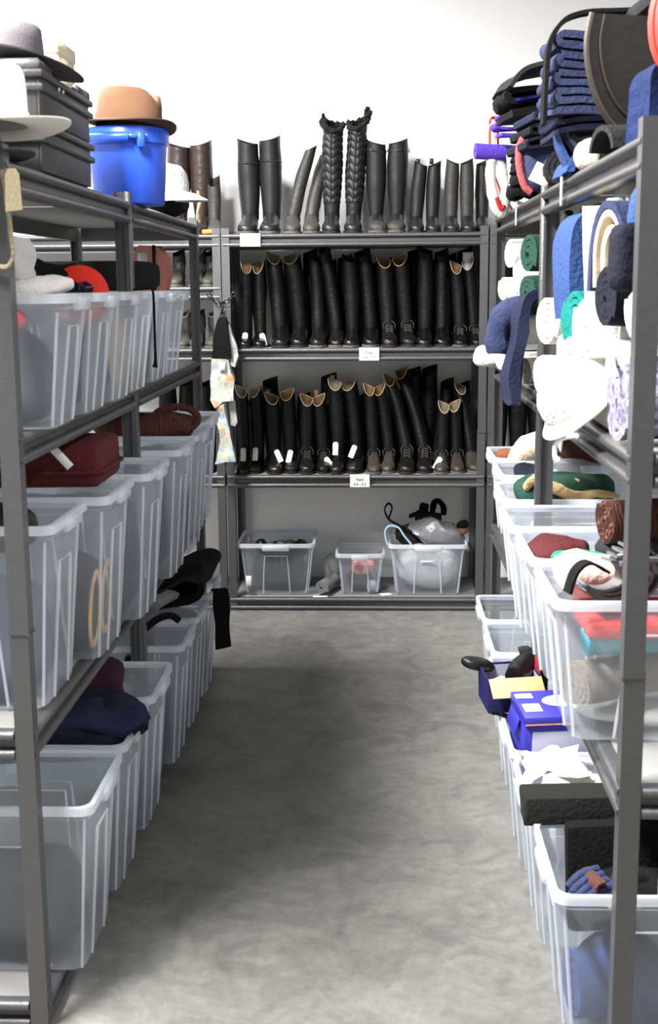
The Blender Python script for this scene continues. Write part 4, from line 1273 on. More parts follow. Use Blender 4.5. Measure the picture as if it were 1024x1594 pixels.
# ------------------------------------------------------------------ right rack, upper shelf: white rolls and blankets
GW = 'white rolled bandages on the right upper shelf'
ROLLS = [  # label, y, z(centre), r, x front, length, material, turns, sy, sz
    ('white roll with cream coil topmost at the far end', 4.29, 1.838, .050, .450, .40, F_white, 3.2, 1, 1),
    ('cream knotted roll under the topmost far white roll', 4.53, 1.725, .040, .45, .40, F_cream, 3, 1, 1.25),
    ('white roll left of the green fleece, third in the far stack', 3.98, 1.708, .055, .44, .42, F_white, 3, 1.1, .95),
    ('cream roll in the middle of the far white stack', 4.52, 1.635, .042, .45, .40, F_cream, 3, 1, 1),
    ('white roll above the navy jacket', 3.93, 1.60, .055, .45, .42, F_white, 3, 1, 1),
    ('small white roll low in the far white stack', 4.46, 1.545, .040, .45, .40, F_white, 3, 1, 1),
    ('white roll lying on the shelf left of the navy jacket', 4.20, 1.462, .046, .46, .40, F_white, 3, 1.1, 1),
    ('small white roll at the far corner of the shelf', 4.66, 1.457, .040, .46, .40, F_white, 3, 1, 1),
    ('dark green fleece roll topmost beside the middle post', 3.875, 1.835, .060, .46, .40, F_green, 2.5, .9, 1.1),
    ('dark green fleece roll below the other green roll', 3.875, 1.715, .058, .455, .40, F_green, 2.5, .9, 1.0),
    ('white roll first beyond the middle post, nearest upper row', 3.50, 1.64, .070, .47, .40, F_white, 3.5, 1, 1.1),
    ('white roll below the first roll at the middle post', 3.52, 1.485, .068, .47, .40, F_white, 3.5, 1.1, .95),
    ('beige roll behind the teal towel', 3.36, 1.575, .050, .50, .38, F_beige, 3, .8, 1),
    ('teal towel roll among the white rolls', 3.06, 1.650, .082, .48, .40, F_teal, 4, .72, 1.05),
    ('white roll right of the teal towel', 2.86, 1.640, .078, .475, .40, F_white, 4, .8, 1),
    ('white roll below the teal towel', 3.02, 1.480, .060, .49, .40, F_white, 4, 1, 1),
    ('dark navy roll with pale edges, right of the white rolls', 2.615, 1.712, .072, .47, .40, F_dknavy, 3.5, .75, 1),
    ('white roll under the dark navy roll', 2.62, 1.560, .075, .50, .38, F_white, 3.5, .9, 1),
    ('grey violet printed roll beside the near right post', 2.475, 1.520, .098, .475, .42, F_greypat, 3.5, .55, 1),
    ('white roll just behind the near right post', 2.46, 1.675, .056, .50, .40, F_white, 3, .75, 1)]
ROLLS += [('white roll filling the corner behind the cream knotted roll', 4.16, 1.775, .05, .47, .36, F_white, 3, 1, 1),
          ('white roll between the cream rolls of the far stack', 4.22, 1.67, .05, .46, .36, F_white, 3, 1, 1),
          ('white roll just above the shelf in the far stack', 4.16, 1.565, .05, .46, .36, F_white, 3, 1, 1),
          ('white roll next to the navy jacket on the shelf', 4.00, 1.465, .05, .47, .36, F_white, 3, 1, 1),
          ('large white roll between the white hat and the teal towel', 2.98, 1.565, .055, .46, .36, F_white, 3, 1, 1),
          ('white roll under the beige roll beyond the white hat', 3.30, 1.49, .055, .48, .36, F_white, 3, 1, 1)]
for i, (lab, y, z, r, x, Ln, m, tn, sy, sz) in enumerate(ROLLS):
    roll('rolled_cloth', lab + ', right upper shelf' if len((lab + ', right upper shelf').split()) <= 16 else lab, 'roll', x, y, z - r * sz, r, min(Ln, .29), m, tn, 'rolled cloths on the right upper shelf', sy, sz, 0, .42 if y > 2.7 else .28, i)
solo('navy_jacket', MB().ribbon([(.22, .10), (.10, .13), (.02, .12), (-.02, .06), (-.03, -.02), (-.035, -.10), (-.045, -.17), (-.048, -.22)], .03, -.115, .10, 7, lambda a, b, e: (a, e, b), .022, 5), F_navy,
     'navy jacket draped over the shelf edge before the white rolls', 'jacket', (.462, 3.93, 1.585))
solo('jacket_sleeve', MB().tube([(.10, 0, .05), (.02, -.01, .06), (-.03, 0, .03), (-.045, .01, -.03), (-.045, .02, -.08)], [.04, .045, .04, .038, .034], 12).noise(.02, 18, 3), F_denim, 'slate sleeve bunched on the navy jacket', 'sleeve', (.43, 3.99, 1.60))
solo('plastic_packet', MB().sell((0, 0, .04), (.06, .05, .04), .7, .7, 10, 16).noise(.015, 22, 6), F_white, 'crumpled white packet at the far edge of the upper right shelf', 'packet', (.425, 4.80, Z1 + .01))
solo('blue_pad', MB().ribbon([(-.012, -.115), (-.02, -.04), (-.022, .04), (-.012, .10), (.01, .125), (.08, .12), (.2, .10)], .045, -.085, .085, 6, lambda a, b, e: (a, e, b), .008, 3), F_blue,
     'mid blue quilted pad folded upright beyond the middle post', 'pad', (.505, 3.20, 1.762), (0, 0, .12))
fold('navy_cloth', 'navy cloth folded on top of the mid blue quilted pad', 'cloth', (.51, 3.12, 1.868), .30, .22, 2, .026, .018, F_dknavy, (0, 0, .1), .01, 4)
solo('dark_cloth', MB().box((0, 0, .1), (.03, .10, .2), .012, None, 2).noise(.012, 12, 4), F_char, 'charcoal cloth end between the middle post and the blue pad', 'cloth', (.51, 3.46, 1.72))
fold('beige_sheet', 'beige folded sheet standing right of the mid blue pad', 'sheet', (.485, 2.905, 1.735), .18, .30, 4, .045, .03, F_beige, (PI / 2, -.05, 0), .005, 8)
bpy.data.objects['beige_sheet'].location = (.485, 3.0, 1.755)
fold('white_sheet', 'white folded sheet standing right of the beige sheet', 'sheet', (.480, 2.80, 1.745), .2, .33, 4, .04, .028, F_white, (PI / 2, .03, 0), .006, 9)
solo('clear_packet', MB().box((0, 0, 0), (.2, .12, .10), .01).noise(.01, 14, 5), M_bag, 'clear plastic packet above the white sheet under the top shelf', 'packet', (.62, 2.80, 1.90))
t = thing('quilted_pad', 'blue quilted pad with cream lining bent into an arch by the near right post', 'pad', (.475, 2.65, 1.785), (0, 0, .30))
ar = arch(.075, 1.45, .02, 0, 0, -.1, PI + .1, 18, .07)
part('outer_layer', MB().ribbon(ar, .016, 0, .36, 5, lambda a, b, e: (e, a, b), .003, 1), F_denim, t)
part('cream_lining', MB().ribbon([(a * .80, b * .86) for a, b in ar], .014, .004, .36, 5, lambda a, b, e: (e, a, b), .003, 2), F_cream, t)
part('inner_fold', MB().ribbon([(a * .45, b * .55) for a, b in ar], .016, .01, .34, 5, lambda a, b, e: (e, a, b), .003, 3), F_cream, t)
solo('blue_rug', MB().sell((.16, 0, 0), (.17, .05, .085), .6, .6, 12, 20).noise(.008, 12, 4), F_blue, 'blue rug tucked behind the cream lined arch', 'rug', (.50, 2.50, 1.862), (0, 0, .15))
solo('navy_quilt', MB().box((.12, 0, 0), (.26, .085, .13), .03, None, 3).noise(.006, 16, 4), F_dknavy, 'dark navy quilted pad below the cream lined arch', 'pad', (.470, 2.50, 1.783), (0, 0, .2))
solo('blue_white_pad', MB().ribbon(arch(.05, 1, .014, 0, 0, -.1, PI + .1, 14, .03), .016, 0, .25, 4, lambda a, b, e: (e, a, b), .004, 2), F_blue, 'blue arched pad on the shelf beside the white hat', 'pad', (.455, 3.20, Z1 + .036))
t = thing('white_helmet', 'white round hat tipped over the shelf edge, hook hanging below it', 'hat', (.450, 2.80, 1.478), (0, -.75, .15))
part('crown', MB().lathe([(0.0891, 0), (0.0878, 0.0198), (0.0792, 0.0462), (0.0627, 0.0660), (0.0330, 0.0792), (0.0026, 0.0825)], 36, sy=1.1), F_white, t)
part('brim', MB().lathe([(0.0792, -0.0026), (0.1122, -0.0198), (0.1135, -0.0158), (0.0898, 0.0026)], 36, sy=1.1, cap=False), F_white, t)
part('lining', MB().lathe([(0.0779, -0.0013), (0.0528, 0.0198), (0.0013, 0.0330)], 28, sy=1.1), F_khaki, t)
solo('white_card', MB().prism([(-.06, .10), (.05, .06), (.02, -.06), (-.03, -.09)], -.0015, .0015, lambda a, b, h: (h, a, b)), F_ltgrey, 'pale card corner hanging under the white hat', 'card', (.432, 2.93, 1.435), (0, .1, .2))
solo('hook', MB().tube([(.03, -.09, .03), (.01, -.03, .018), (.0, .0, .004), (-.002, .008, -.016), (-.002, -.004, -.032), (0, -.02, -.03)], .006, 8), M_whiteplastic, 'white plastic hook hanging under the white hat', 'hook', (.40, 2.77, 1.38))
for i, (y, lab) in enumerate([(3.30, 'white price tag on the beam left of the white hat')]):
    solo('price_tag', MB().box((0, 0, 0), (.003, .045, .035), .001), M_card, lab, 'tag', (.469, y, 1.375))
solo('white_towel', MB().box((.2, 0, .03), (.40, .60, .055), .02, None, 2).noise(.01, 9, 3).floor(.001), F_white, 'white towel spread under the rolls by the near right post', 'towel', (.50, 2.90, Z1 + .002))
solo('white_towel', MB().box((.2, 0, .02), (.40, .55, .04), .018, None, 2).noise(.008, 9, 6).floor(.001), F_white, 'white towel spread under the far white rolls', 'towel', (.50, 4.40, Z1 + .002))
solo('white_towel', MB().box((.15, 0, .11), (.24, .50, .2), .05, None, 2).noise(.02, 9, 7), F_white, 'white towels heaped behind the far roll stack', 'towel', (.72, 4.34, Z1 + .055))
solo('white_towel', MB().box((.15, 0, .11), (.24, .50, .2), .05, None, 2).noise(.02, 9, 8), F_white, 'white towels heaped behind the teal towel', 'towel', (.72, 3.12, Z1 + .07))

# ------------------------------------------------------------------ right rack, middle shelf: what the tubs hold
zr = Z2 + .330
heap('clothes', 'pink cotton clothes heaped in the nearest middle right tub', 'clothes', (.53, 2.84, zr - .07), (.12, .08, .048), F_pink, 3, .03)
roll('rolled_cloth', 'pale pink rolled cotton lying in the nearest middle right tub', 'roll', .425, 2.76, zr - .03, .035, .20, F_pink, 3, None, 1, 1, 0, .2, 5)
t = thing('strap_bundle', 'grey webbing straps bundled on the nearest middle right tub', 'straps', (.490, 2.68, zr + .002), (0, 0, .25))
for i in range(5):
    part('strap', MB().ribbon([((.05 + .011 * i) * math.cos(a), (.034 + .009 * i) * math.sin(a)) for a in [-2.6 + 3.9 * k / 16 for k in range(17)]], .006, -.028 + .004 * i, .028 + .004 * i, 3, lambda a, b, e: (a + .012 * i, e, b + .03), .005, i), M_greystrap, t)
part('strap', MB().ribbon([(-.09, -.01), (-.075, .035), (-.045, .055), (.0, .03)], .006, -.05, -.015, 2, lambda a, b, e: (a, e, b + .01), .004, 9), F_black, t, 'black strap loop')
part('strap', MB().ribbon([(.03, .06), (.12, .06), (.24, .03), (.34, .03)], .008, -.04, .02, 2, lambda a, b, e: (a, e, b), .005, 11), M_greystrap, t)
solo('cloth', MB().box((0, 0, 0), (.32, .26, .035), .014, None, 2).noise(.008, 12, 3), F_red, 'red folded cloth below the rim of the nearest middle right tub', 'cloth', (.62, 2.745, zr - .085))
roll('rolled_cloth', 'turquoise rolled cloth in the nearest middle right tub', 'roll', .46, 2.68, zr - .155, .036, .24, fab('turquoise_cloth', 70, 180, 196), 3, None, 1, 1, 0, .15, 4)
roll('rolled_cloth', 'brown grey rolled towel in the nearest middle right tub', 'roll', .435, 2.655, zr - .262, .062, .28, fab('taupe_towel', 130, 120, 108), 3.5, None, 1, .9, 0, .45, 6)
heap('cloth', 'white cloth at the bottom of the nearest middle right tub', 'cloth', (.61, 2.76, Z2 + .008), (.17, .11, .022), F_white, 3, .01)
heap('clothes', 'maroon cloth bundle at the front of the second middle right tub', 'clothes', (.475, 3.20, zr - .075), (.085, .09, .035), F_maroon, 4, .02)
heap('clothes', 'green cloth peeking over the rim of the second middle right tub', 'clothes', (.53, 3.06, zr - .06), (.09, .055, .03), fab('emerald_cloth', 24, 140, 100), 6, .02)
heap('hat_shape', 'dark domed cap lying in the second middle right tub', 'cap', (.66, 3.14, zr - .055), (.10, .09, .045), F_char, 6, .006, 9, None, 1, 1)
roll('brown_roll', 'brown rolled rug lying on the second middle right tub', 'rug', .575, 3.10, zr + .006, .062, .30, F_brownpat, 4, None, 1, 1.05, 0, .25, 3)
solo('plastic_bag', MB().sell((0, 0, .04), (.10, .10, .05), .7, .7, 10, 18).noise(.025, 16, 5), M_bag, 'crumpled clear bag below the brown rolled rug', 'plastic bag', (.66, 3.10, zr - .09))
t = thing('fleece_halter_pad', 'dark green pad with tan fleece edge in the tub by the middle post', 'pad', (.58, 4.00, zr - .03), (0, 0, .2))
part('pad', MB().sell((.03, 0, .03), (.17, .10, .055), .7, .8, 12, 22).noise(.02, 10, 6), F_green, t)
part('fleece_edge', MB().tube([(-.12, -.05, .05), (-.10, -.085, .085), (-.05, -.10, .06), (.02, -.11, .03), (.10, -.11, .035), (.17, -.09, .02)], [.012, .016, .02, .016, .014, .01], 8).noise(.006, 40, 3), F_khaki, t)
part('fleece_flap', MB().sell((.02, -.06, .06), (.07, .03, .022), .8, .8, 8, 14).noise(.008, 24, 3), F_khaki, t)
solo('plastic_bag', MB().sell((0, 0, .05), (.12, .11, .06), .7, .7, 10, 18).noise(.03, 14, 8), M_bag, 'crumpled clear bag in the fifth middle right tub', 'plastic bag', (.70, 4.46, zr - .07))
heap('clothes', 'navy cloth in the fifth middle right tub beneath the clear bag', 'clothes', (.62, 4.52, zr - .06), (.12, .11, .03), F_dknavy, 9, .02)
t = thing('sheepskin_boot', 'brown boot with cream fleece cuff on the farthest middle right tubs', 'boot', (.60, 4.78, zr - .01), (0, .0, .15))
part('boot_leg', MB().tube([(.0, 0, .05), (.12, .01, .075), (.26, .02, .085), (.34, .02, .07)], [.045, .055, .055, .05], 14).noise(.008, 14, 3), F_brown, t)
part('fleece_cuff', MB().tube([(-.075, -.01, -.01), (-.05, -.005, .025), (-.01, 0, .05), (.02, 0, .056)], [.03, .045, .054, .056], 14).noise(.012, 40, 4), F_cream, t)
heap('shoe', 'reddish brown shoe in the farthest middle right tub', 'shoe', (.56, 4.99, zr - .045), (.08, .045, .028), fab('chestnut_suede', 130, 76, 56), 6, .01)
heap('shoe', 'brown suede bundle behind the sheepskin boot', 'shoe', (.82, 4.72, zr - .02), (.13, .12, .06), F_brown, 8, .02)
GI = [('navy cloth at the bottom of the second middle right tub', .37, 2.96, 3.36, F_navy, .2), ('grey blue cloth in the empty looking middle right tub', .365, 3.375, 3.735, F_ltgrey, .1),
      ('cream cloth at the bottom of the tub by the middle post', .39, 3.815, 4.20, F_cream, .22), ('dark cloth at the bottom of the fifth middle right tub', .43, 4.32, 4.70, F_denim, .2), ('tan cloth in the farthest middle right tub', .445, 4.76, 5.13, F_cream, .2)]
for i, (lab, x, a, b, m, h) in enumerate(GI):
    inside(lab, 'clothes', x, a, b, Z2, h, m, 60 + i, 'R')

# ------------------------------------------------------------------ right rack, bottom shelf
zr = Z3 + .385


def open_box(name, label, loc, rot, w, d, h, m_out, m_in, flap=None):
    t = thing(name, label, 'box', loc, rot)
    q = .003
    mb = MB()
    for (c, s) in (((0, d / 2, h / 2), (w, q, h)), ((0, -d / 2, h / 2), (w, q, h)), ((w / 2, 0, h / 2), (q, d - q, h)), ((-w / 2, 0, h / 2), (q, d - q, h)), ((0, 0, q / 2), (w, d, q))):
        mb.box(c, s)
    part('carton', mb, m_out, t)
    return t


t = open_box('shoe_box', 'open shoe box with folded back cardboard flap and black boot inside', (.405, 3.665, zr + .012), (.06, -.03, .12), .16, .15, .105, M_navybox, M_cardbox)
part('inner_lining', MB().box((0, .0725, .053), (.15, .001, .09)).box((-.0775, 0, .053), (.001, .14, .09)).box((.0775, 0, .053), (.001, .14, .09)), M_greybox, t)
part('front_flap', MB().box((0, -.108, .092), (.16, .075, .003), .001, (.50, 0, 0)), M_cardbox, t, 'bare brown cardboard flap')
part('side_flap', MB().box((.085, .01, .115), (.003, .12, .04), .001, (0, .3, 0)), fab('dark_red_card', 130, 30, 44), t)
solo('packing_paper', MB().sell((0, 0, 0), (.05, .04, .025), .8, .8, 8, 14).noise(.02, 30, 3), F_white, 'white tissue paper in the open shoe box', 'paper', (.40, 3.66, zr + .06))
t = thing('ankle_boot', 'black boot lying with its toe over the open shoe box edge', 'boot', (.40, 3.70, zr + .115), (0, .25, .25))
part('boot_leg', MB().tube([(.09, .02, .03), (.06, .0, .02), (.03, -.03, .0), (.0, -.07, -.01)], [.035, .037, .038, .03], 12), M_leather2, t)
part('boot_foot', MB().sell((-.075, .05, -.02), (.055, .035, .02), .8, .8, 10, 16), M_leather2, t)
part('cuff', MB().tube([(.05, .05, .04), (.07, .045, .05), (.09, .04, .04)], .018, 10), F_char, t)
t = thing('shoe_box', 'closed blue shoe box with white oval label and grey side', 'box', (.535, 3.455, zr - .10), (.10, 0, .13))
part('carton', MB().box((0, 0, .085), (.27, .17, .17), .002), M_bluebox, t)
part('grey_panel', MB().box((.005, -.0858, .075), (.235, .002, .14), .0005), M_greybox, t, 'grey lilac side panel')
part('lid', MB().box((0, -.003, .181), (.276, .178, .026), .002), M_bluebox, t)
part('lid_edge', MB().box((0, -.0925, .170), (.272, .003, .004), .001), fab('salmon_edge', 210, 130, 110), t)
el = [(.062 * math.cos(2 * PI * k / 28) - .002, .038 * math.sin(2 * PI * k / 28) + .01) for k in range(28)]
part('oval_label', MB().prism(el, .1942, .1950, lambda a, b, h: (a, b, h)), M_card, t, 'white oval label')
part('square_label', MB().box((-.102, -.03, .1945), (.05, .05, .0012)).box((-.108, .05, .1945), (.05, .03, .0012)), M_card, t)
part('side_flap', MB().box((-.146, .01, .14), (.004, .10, .05), .001, (0, .25, 0)), M_bluebox, t)
part('oval_mark', MB().tube([(-.002 + .045 * math.cos(2 * PI * k / 20), .01 + .026 * math.sin(2 * PI * k / 20), .1953) for k in range(20)], .0012, 4, True).box((-.002, .01, .1953), (.06, .003, .0012)).box((-.002, .02, .1953), (.04, .003, .0012)), fab('pale_blue_print', 150, 160, 210), t)
solo('zip_pull', MB().tube([(0, 0, 0), (-.03, .0, .012), (-.055, .0, .016)], .007, 6), F_black, 'small black strap end poking out beside the blue shoe box', 'strap', (.396, 3.56, zr + .001))
for i, (x, y, z, rx, ry, rz, w, d, lab) in enumerate([(.47, 3.17, .02, .2, -.06, .2, .17, .13, 'white crumpled paper sheet leaning on the blue shoe box'), (.52, 3.08, -.012, .1, .08, -.1, .2, .14, 'white paper sheet lying by the black foam block'),
                                                      (.62, 3.15, .025, .25, .15, .5, .13, .12, 'crumpled white tissue right of the white sheets'), (.70, 3.10, .01, -.1, -.2, .3, .13, .13, 'cream tissue heap by the near right post')]):
    m = MB()
    top = [[Vector((-w / 2 + w * a / 10, -d / 2 + d * b / 8, .003)) for b in range(9)] for a in range(11)]
    bot = [[Vector((p.x, p.y, -.001)) for p in r] for r in top]
    m.grid(top).grid(bot)
    solo('paper_sheet', m.noise(.035, 14, i * 3).noise(.012, 34, i), F_white if i < 3 else F_cream, lab, 'paper', (x, y - .04, zr + .008 + z), (rx, ry, rz), 'paper on the right bottom tubs')
solo('clothes', MB().box((0, 0, -.06), (.36, .28, .12), .03, None, 2).noise(.015, 9, 4), F_white, 'white linen filling the tub under the papers', 'linen', (.62, 3.06, zr - .02))
solo('foam_block', MB().box((0, 0, .03), (.56, .085, .070), .010, None, 2).noise(.007, 22, 5).noise(.003, 60, 8), M_foam, 'long black foam block laid across the near bottom right tubs', 'foam block', (.63, 2.865, zr + .006), (0, -.02, .03))
t = thing('black_textile', 'black cloth panel standing in the nearest bottom right tub', 'cloth', (.64, 2.72, zr - .20), (-.10, 0, 0))
part('panel', MB().box((0, 0, .12), (.40, .05, .26), .02, (0, -.05, 0), 2).noise(.010, 8, 4), F_black, t)
heap('clothes', 'black clothes in the nearest bottom right tub around blue gloves', 'clothes', (.65, 2.62, zr - .15), (.20, .12, .05), F_black, 5, .02)
t = thing('work_gloves', 'folded slate blue gloves with brown strap, nearest bottom right tub', 'gloves', (.475, 2.545, zr - .050), (0, -.2, .35))
for i in range(4):
    part('finger', MB().tube([(-.045, -.025 + .017 * i, .016 + .005 * i), (-.01, -.026 + .018 * i, .030 + .006 * i), (.035, -.022 + .018 * i, .028 + .005 * i)], .0105, 8), F_denim, t)
part('palm', MB().sell((.0, 0, .012), (.058, .042, .02), .7, .7, 10, 16), F_denim, t)
part('cuff_strap', MB().ribbon([(-.012, -.01), (-.010, .045), (.012, .05)], .006, -.036, .04, 3, lambda a, b, e: (a + .005, e, b), .002, 3), F_brown, t)
solo('strap_loop', MB().ribbon([(-.02, -.10), (.01, -.02), (.028, .05), (.042, .055), (.046, .045), (.030, -.02), (.012, -.10)], .005, -.01, .01, 2, lambda a, b, e: (a, e, b), .002, 2), F_char, 'charcoal strap loop standing behind the blue gloves', 'strap', (.515, 2.60, zr - .02), (0, .05, .1))
solo('white_cloth', MB().box((0, 0, 0), (.025, .02, .09), .006, None, 2).noise(.006, 40, 2), F_white, 'white cloth end right of the near right post, bottom tub', 'cloth', (.625, 2.545, zr - .040))
solo('card_tag', MB().box((0, 0, 0), (.055, .002, .05), .0006), F_cream, 'cream card tag stuck by the rim below the blue gloves', 'tag', (.525, 2.472, zr - .03), (.05, .75, 0))
roll('rolled_cloth', 'blue roll at the bottom of the nearest right bottom tub', 'roll', .44, 2.60, Z3 + .012, .075, .12, F_blue, 3, None, .8, 1.3, 0, .2, 7)
heap('cloth', 'slate blue cloth in the nearest right bottom tub', 'cloth', (.62, 2.655, Z3 + .008), (.17, .12, .08), F_denim, 7, .015)
for lab, x, a, b, m, h in [('pale linen in the tub beneath the open shoe box', .38, 3.82, 4.20, F_ltgrey, .22), ('pale blue cloth in the second farthest bottom right tub', .40, 4.22, 4.64, F_ltgrey, .07), ('grey cloth under the blue shoe box', .365, 3.27, 3.70, F_grey, .20)]:
    inside(lab, 'cloth', x, a, b, Z3, h, m, len(lab), 'R')

# ------------------------------------------------------------------ under the boot rack
zr = Z3 + .29
for i, (x, y, rz, m) in enumerate([(-.64, 6.70, .2, M_leather2), (-.56, 6.68, 1.2, M_leather3), (-.48, 6.72, -.3, M_leather3), (-.43, 6.74, .4, M_leather2)]):
    t = thing('shoe', ['black shoe heel up at the left of the large left tub', 'brown grey shoe second from left in the large tub', 'brown shoe sole standing third in the large tub', 'rightmost dark shoe in the large left tub'][i], 'shoe', (x, y, zr - .05), (1.1 + .2 * i, .2 * (i - 1), rz), 'shoes in the left tub')
    rr = []
    for yy, hw, hh in FOOT:
        rr.append([Vector((hw * .8 * math.cos(2 * PI * j / 12), yy * .55, .012 + max(0, hh * .55) * (.5 + .5 * math.sin(2 * PI * j / 12)))) for j in range(12)])
    part('upper', MB().loft(rr), m, t)
    part('sole', MB().loft([[Vector((q * hw * .85, yy * .56, z)) for q, z in ((-1, 0), (1, 0), (1, .012), (-1, .012))] for yy, hw, hh in FOOT]), M_sole, t)
heap('shoe_pile', 'dark shoes filling the large left tub', 'shoes', (-.55, 6.75, Z3 + .008), (.13, .12, .10), F_black, 8, .03)
solo('paper_tag', MB().box((0, 0, 0), (.03, .002, .055), .0006), M_card, 'small white sticker low on the large left tub', 'sticker', (-.70, 6.556, Z3 + .085), (-.08, 0, .0))
roll('paper_roll', 'grey rolled carpet offcut between the left tub and small tub', 'roll', 0, 0, Z3, .042, .20, F_grey, 2.5, None, 1, 1, 0, 0, 3)
o = [o for o in bpy.data.objects if o.name.startswith('paper_roll')][-1]
o.location, o.rotation_euler = (-.305, 6.56, Z3 + .045), (0, -.0, PI / 2 - .3)
heap('cloth', 'pink and red crumpled cloth in the small middle tub', 'cloth', (-.075, 6.665, Z3 + .10), (.075, .075, .035), ramp_mat('pink_red_cloth', [(.35, (150, 50, 66)), (.5, (222, 140, 140)), (.65, (238, 200, 190))], 18), 5, .025)
heap('cloth', 'dark cloth at the bottom of the small middle tub', 'cloth', (-.09, 6.71, Z3 + .008), (.075, .085, .04), F_dknavy, 6, .02)
heap('cloth', 'pale printed cloth low at the right of the small middle tub', 'cloth', (-.03, 6.63, Z3 + .010), (.03, .03, .035), F_pattern, 6, .01)
heap('cloth', 'pale blue sheets filling the large right tub', 'cloth', (.275, 6.74, Z3 + .008), (.17, .15, .12), F_ltgrey, 3, .03)
solo('plastic_bag', MB().sell((0, 0, .055), (.15, .10, .065), .7, .75, 14, 26).noise(.035, 11, 5).noise(.012, 34, 2), mat('shiny_grey_film', srgb(118, 118, 122), .25, 0, .15, 14, .6, 30), 'shiny clear bag bulging over the large right tub', 'plastic bag', (.315, 6.70, zr - .025), (0, .18, .1))
for i, (m, lab) in enumerate([(M_lightblue, 'pale blue strap looped over the left corner of the right tub'), (F_black, 'black strap loop standing at the left of the right tub')]):
    pts = [[(-.03, .0), (-.045, .07), (-.02, .105), (.03, .095), (.06, .05), (.10, .0)], [(.14, .0), (.04, .08), (-.02, .115), (-.045, .17), (-.025, .205), (-.005, .18), (-.02, .125)]][i]
    solo('strap_loop', MB().ribbon(pts, .008, -.014 + .0 * i, .014, 3, lambda a, b, e: (a, e, b), .003, i), m, lab, 'strap', (.085, 6.60 + .12 * i, zr - .012))
solo('black_harness', MB().box((0, 0, .035), (.15, .05, .07), .02, (0, .15, 0), 2).tube([(.02, 0, .06), (.03, 0, .12), (.06, 0, .13), (.085, 0, .10), (.085, 0, .05)], .016, 8).box((-.025, 0, .085), (.05, .04, .07), .014, (0, .2, 0), 2).box((-.085, 0, .05), (.05, .03, .025), .008, (0, -.3, 0)).noise(.008, 22, 4), F_black,
     'black padded harness standing at the back above the right tub', 'harness', (.285, 6.84, zr + .055))
solo('strap_pile', MB().sell((0, 0, 0), (.17, .10, .06), .7, .7, 12, 22).noise(.03, 16, 8), F_char, 'charcoal straps heaped under the shiny clear bag', 'straps', (.27, 6.80, zr + .0))
t = thing('ankle_boot', 'tan brown shoe at the right corner of the large right tub', 'shoe', (.455, 6.72, zr + .005), (0, -.4, .4))
part('upper', MB().sell((0, 0, .03), (.06, .035, .025), .8, .8, 10, 16), fab('tan_suede', 128, 92, 74), t)
part('collar', MB().sell((.04, 0, .055), (.035, .03, .025), .8, .8, 8, 14), F_black, t)
solo('sticker', MB().box((0, 0, 0), (.075, .002, .010), .0005), M_card, 'white strip label on the large right tub', 'sticker', (.270, 6.5525, Z3 + .195), (-.07, 0, 0))
solo('paper_scrap', MB().box((0, 0, .002), (.06, .05, .003), .001), M_card, 'white paper scrap on the bottom board between small and right tubs', 'paper', (.045, 6.59, Z3 + .0005), (0, 0, .4))
solo('paper_scrap', MB().box((0, 0, .002), (.08, .03, .003), .001), M_card, 'white paper strip on the front edge beside the left tub', 'paper', (-.31, 6.54, Z3 + .0005), (0, 0, .05))
heap('cloth', 'white folded bag standing behind the grey carpet roll', 'bag', (-.255, 6.86, Z3), (.05, .05, .085), F_ltgrey, 4, .01)

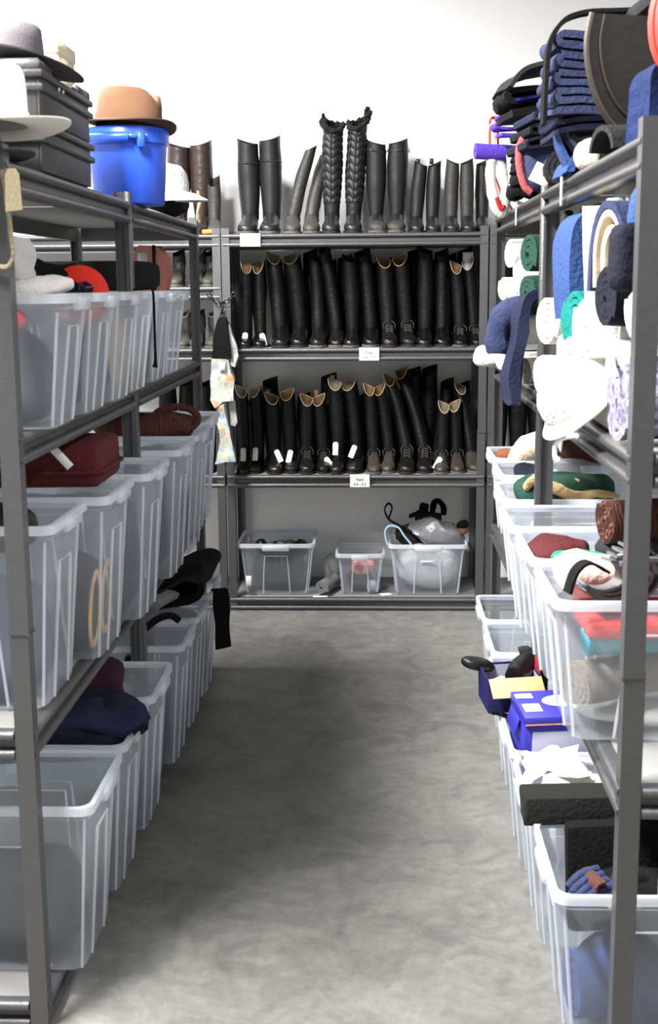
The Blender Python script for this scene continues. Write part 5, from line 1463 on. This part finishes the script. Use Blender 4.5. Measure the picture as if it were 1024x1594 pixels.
# ------------------------------------------------------------------ hanging on the post left of the boot rack
t = thing('chain', 'black chain looped around the double post of the boot rack', 'chain', (-.805, 6.485, 1.66))
lk = [(-.062, .012, .030, .7), (-.045, .0, .012, .9), (-.022, -.004, -.002, .5), (.004, -.006, -.006, .2), (.028, -.004, .0, -.5), (.048, .0, .016, -.9), (.06, .012, .032, -.7)]
for i, (x, y, z, a) in enumerate(lk):
    m = MB().tube([(.016 * math.cos(q), 0, .010 * math.sin(q)) for q in [2 * PI * k / 14 for k in range(14)]], .0035, 6, True)
    o = part('link', m, M_chain, t)
    o.location, o.rotation_euler = (x, y - .006, z), (i % 2 * 1.2, a, 0)
for i in range(4):
    m = MB().tube([(.010 * math.cos(q), 0, .016 * math.sin(q)) for q in [2 * PI * k / 14 for k in range(14)]], .0035, 6, True)
    o = part('link', m, M_chain, t)
    o.location, o.rotation_euler = (.004, -.012, -.024 - i * .024), (0, 0, i % 2 * 1.3)


def hung(label, pts, y, m, name='hanging_bag', cat='bag', th=.02, seed=0):
    n = 12
    mb = MB().prism(pts, -th, th, lambda a, b, h: (a, h, b))
    bm = bmesh.new()
    me = bpy.data.meshes.new('t')
    me.from_pydata([tuple(v) for v in mb.v], [], mb.f)
    bm.from_mesh(me)
    bmesh.ops.triangulate(bm, faces=bm.faces)
    bmesh.ops.subdivide_edges(bm, edges=bm.edges, cuts=4, use_grid_fill=True)
    mb.v, mb.f = [v.co.copy() for v in bm.verts], []
    bm.verts.index_update()
    mb.f = [tuple(v.index for v in f.verts) for f in bm.faces]
    bm.free()
    bpy.data.meshes.remove(me)
    mb.noise(.012, 14, seed)
    return solo(name, mb, m, label, cat, (-.805, y, 0), (0, 0, 0), None, 70)


hung('black cloth bag hanging from the chain on the boot rack post', [(-.005, 1.585), (.028, 1.585), (.047, 1.375), (-.048, 1.372), (-.020, 1.56)], 6.435, F_black, seed=1)
hung('white cloth bag hanging behind the black bag on the post', [(.03, 1.555), (.045, 1.54), (.085, 1.43), (.088, 1.38), (.072, 1.325), (.05, 1.33), (.035, 1.40)], 6.455, F_ltgrey, seed=2)
hung('upper flower printed bag hanging below the black bag', [(-.045, 1.368), (.035, 1.36), (.062, 1.26), (.06, 1.145), (.0, 1.14), (-.04, 1.11), (-.062, 1.15), (-.055, 1.28)], 6.430, F_pattern, seed=3)
hung('lower flower printed bag narrowing at the top, on the post', [(-.012, 1.12), (.012, 1.13), (.035, 1.0), (.062, .825), (-.045, .82), (-.015, .95), (-.03, 1.06)], 6.425, F_pattern, seed=4)
hung('pale scarf end hanging behind the lower flower printed bag', [(.03, 1.15), (.06, 1.15), (.075, 1.03), (.06, 1.01), (.035, 1.02)], 6.460, F_ltgrey, 'scarf', 'scarf', .012, 5)
solo('pocket_label', MB().box((0, 0, 0), (.035, .003, .045), .001), M_card, 'white label patch on the upper flower printed bag', 'label', (-.80, 6.40, 1.33))
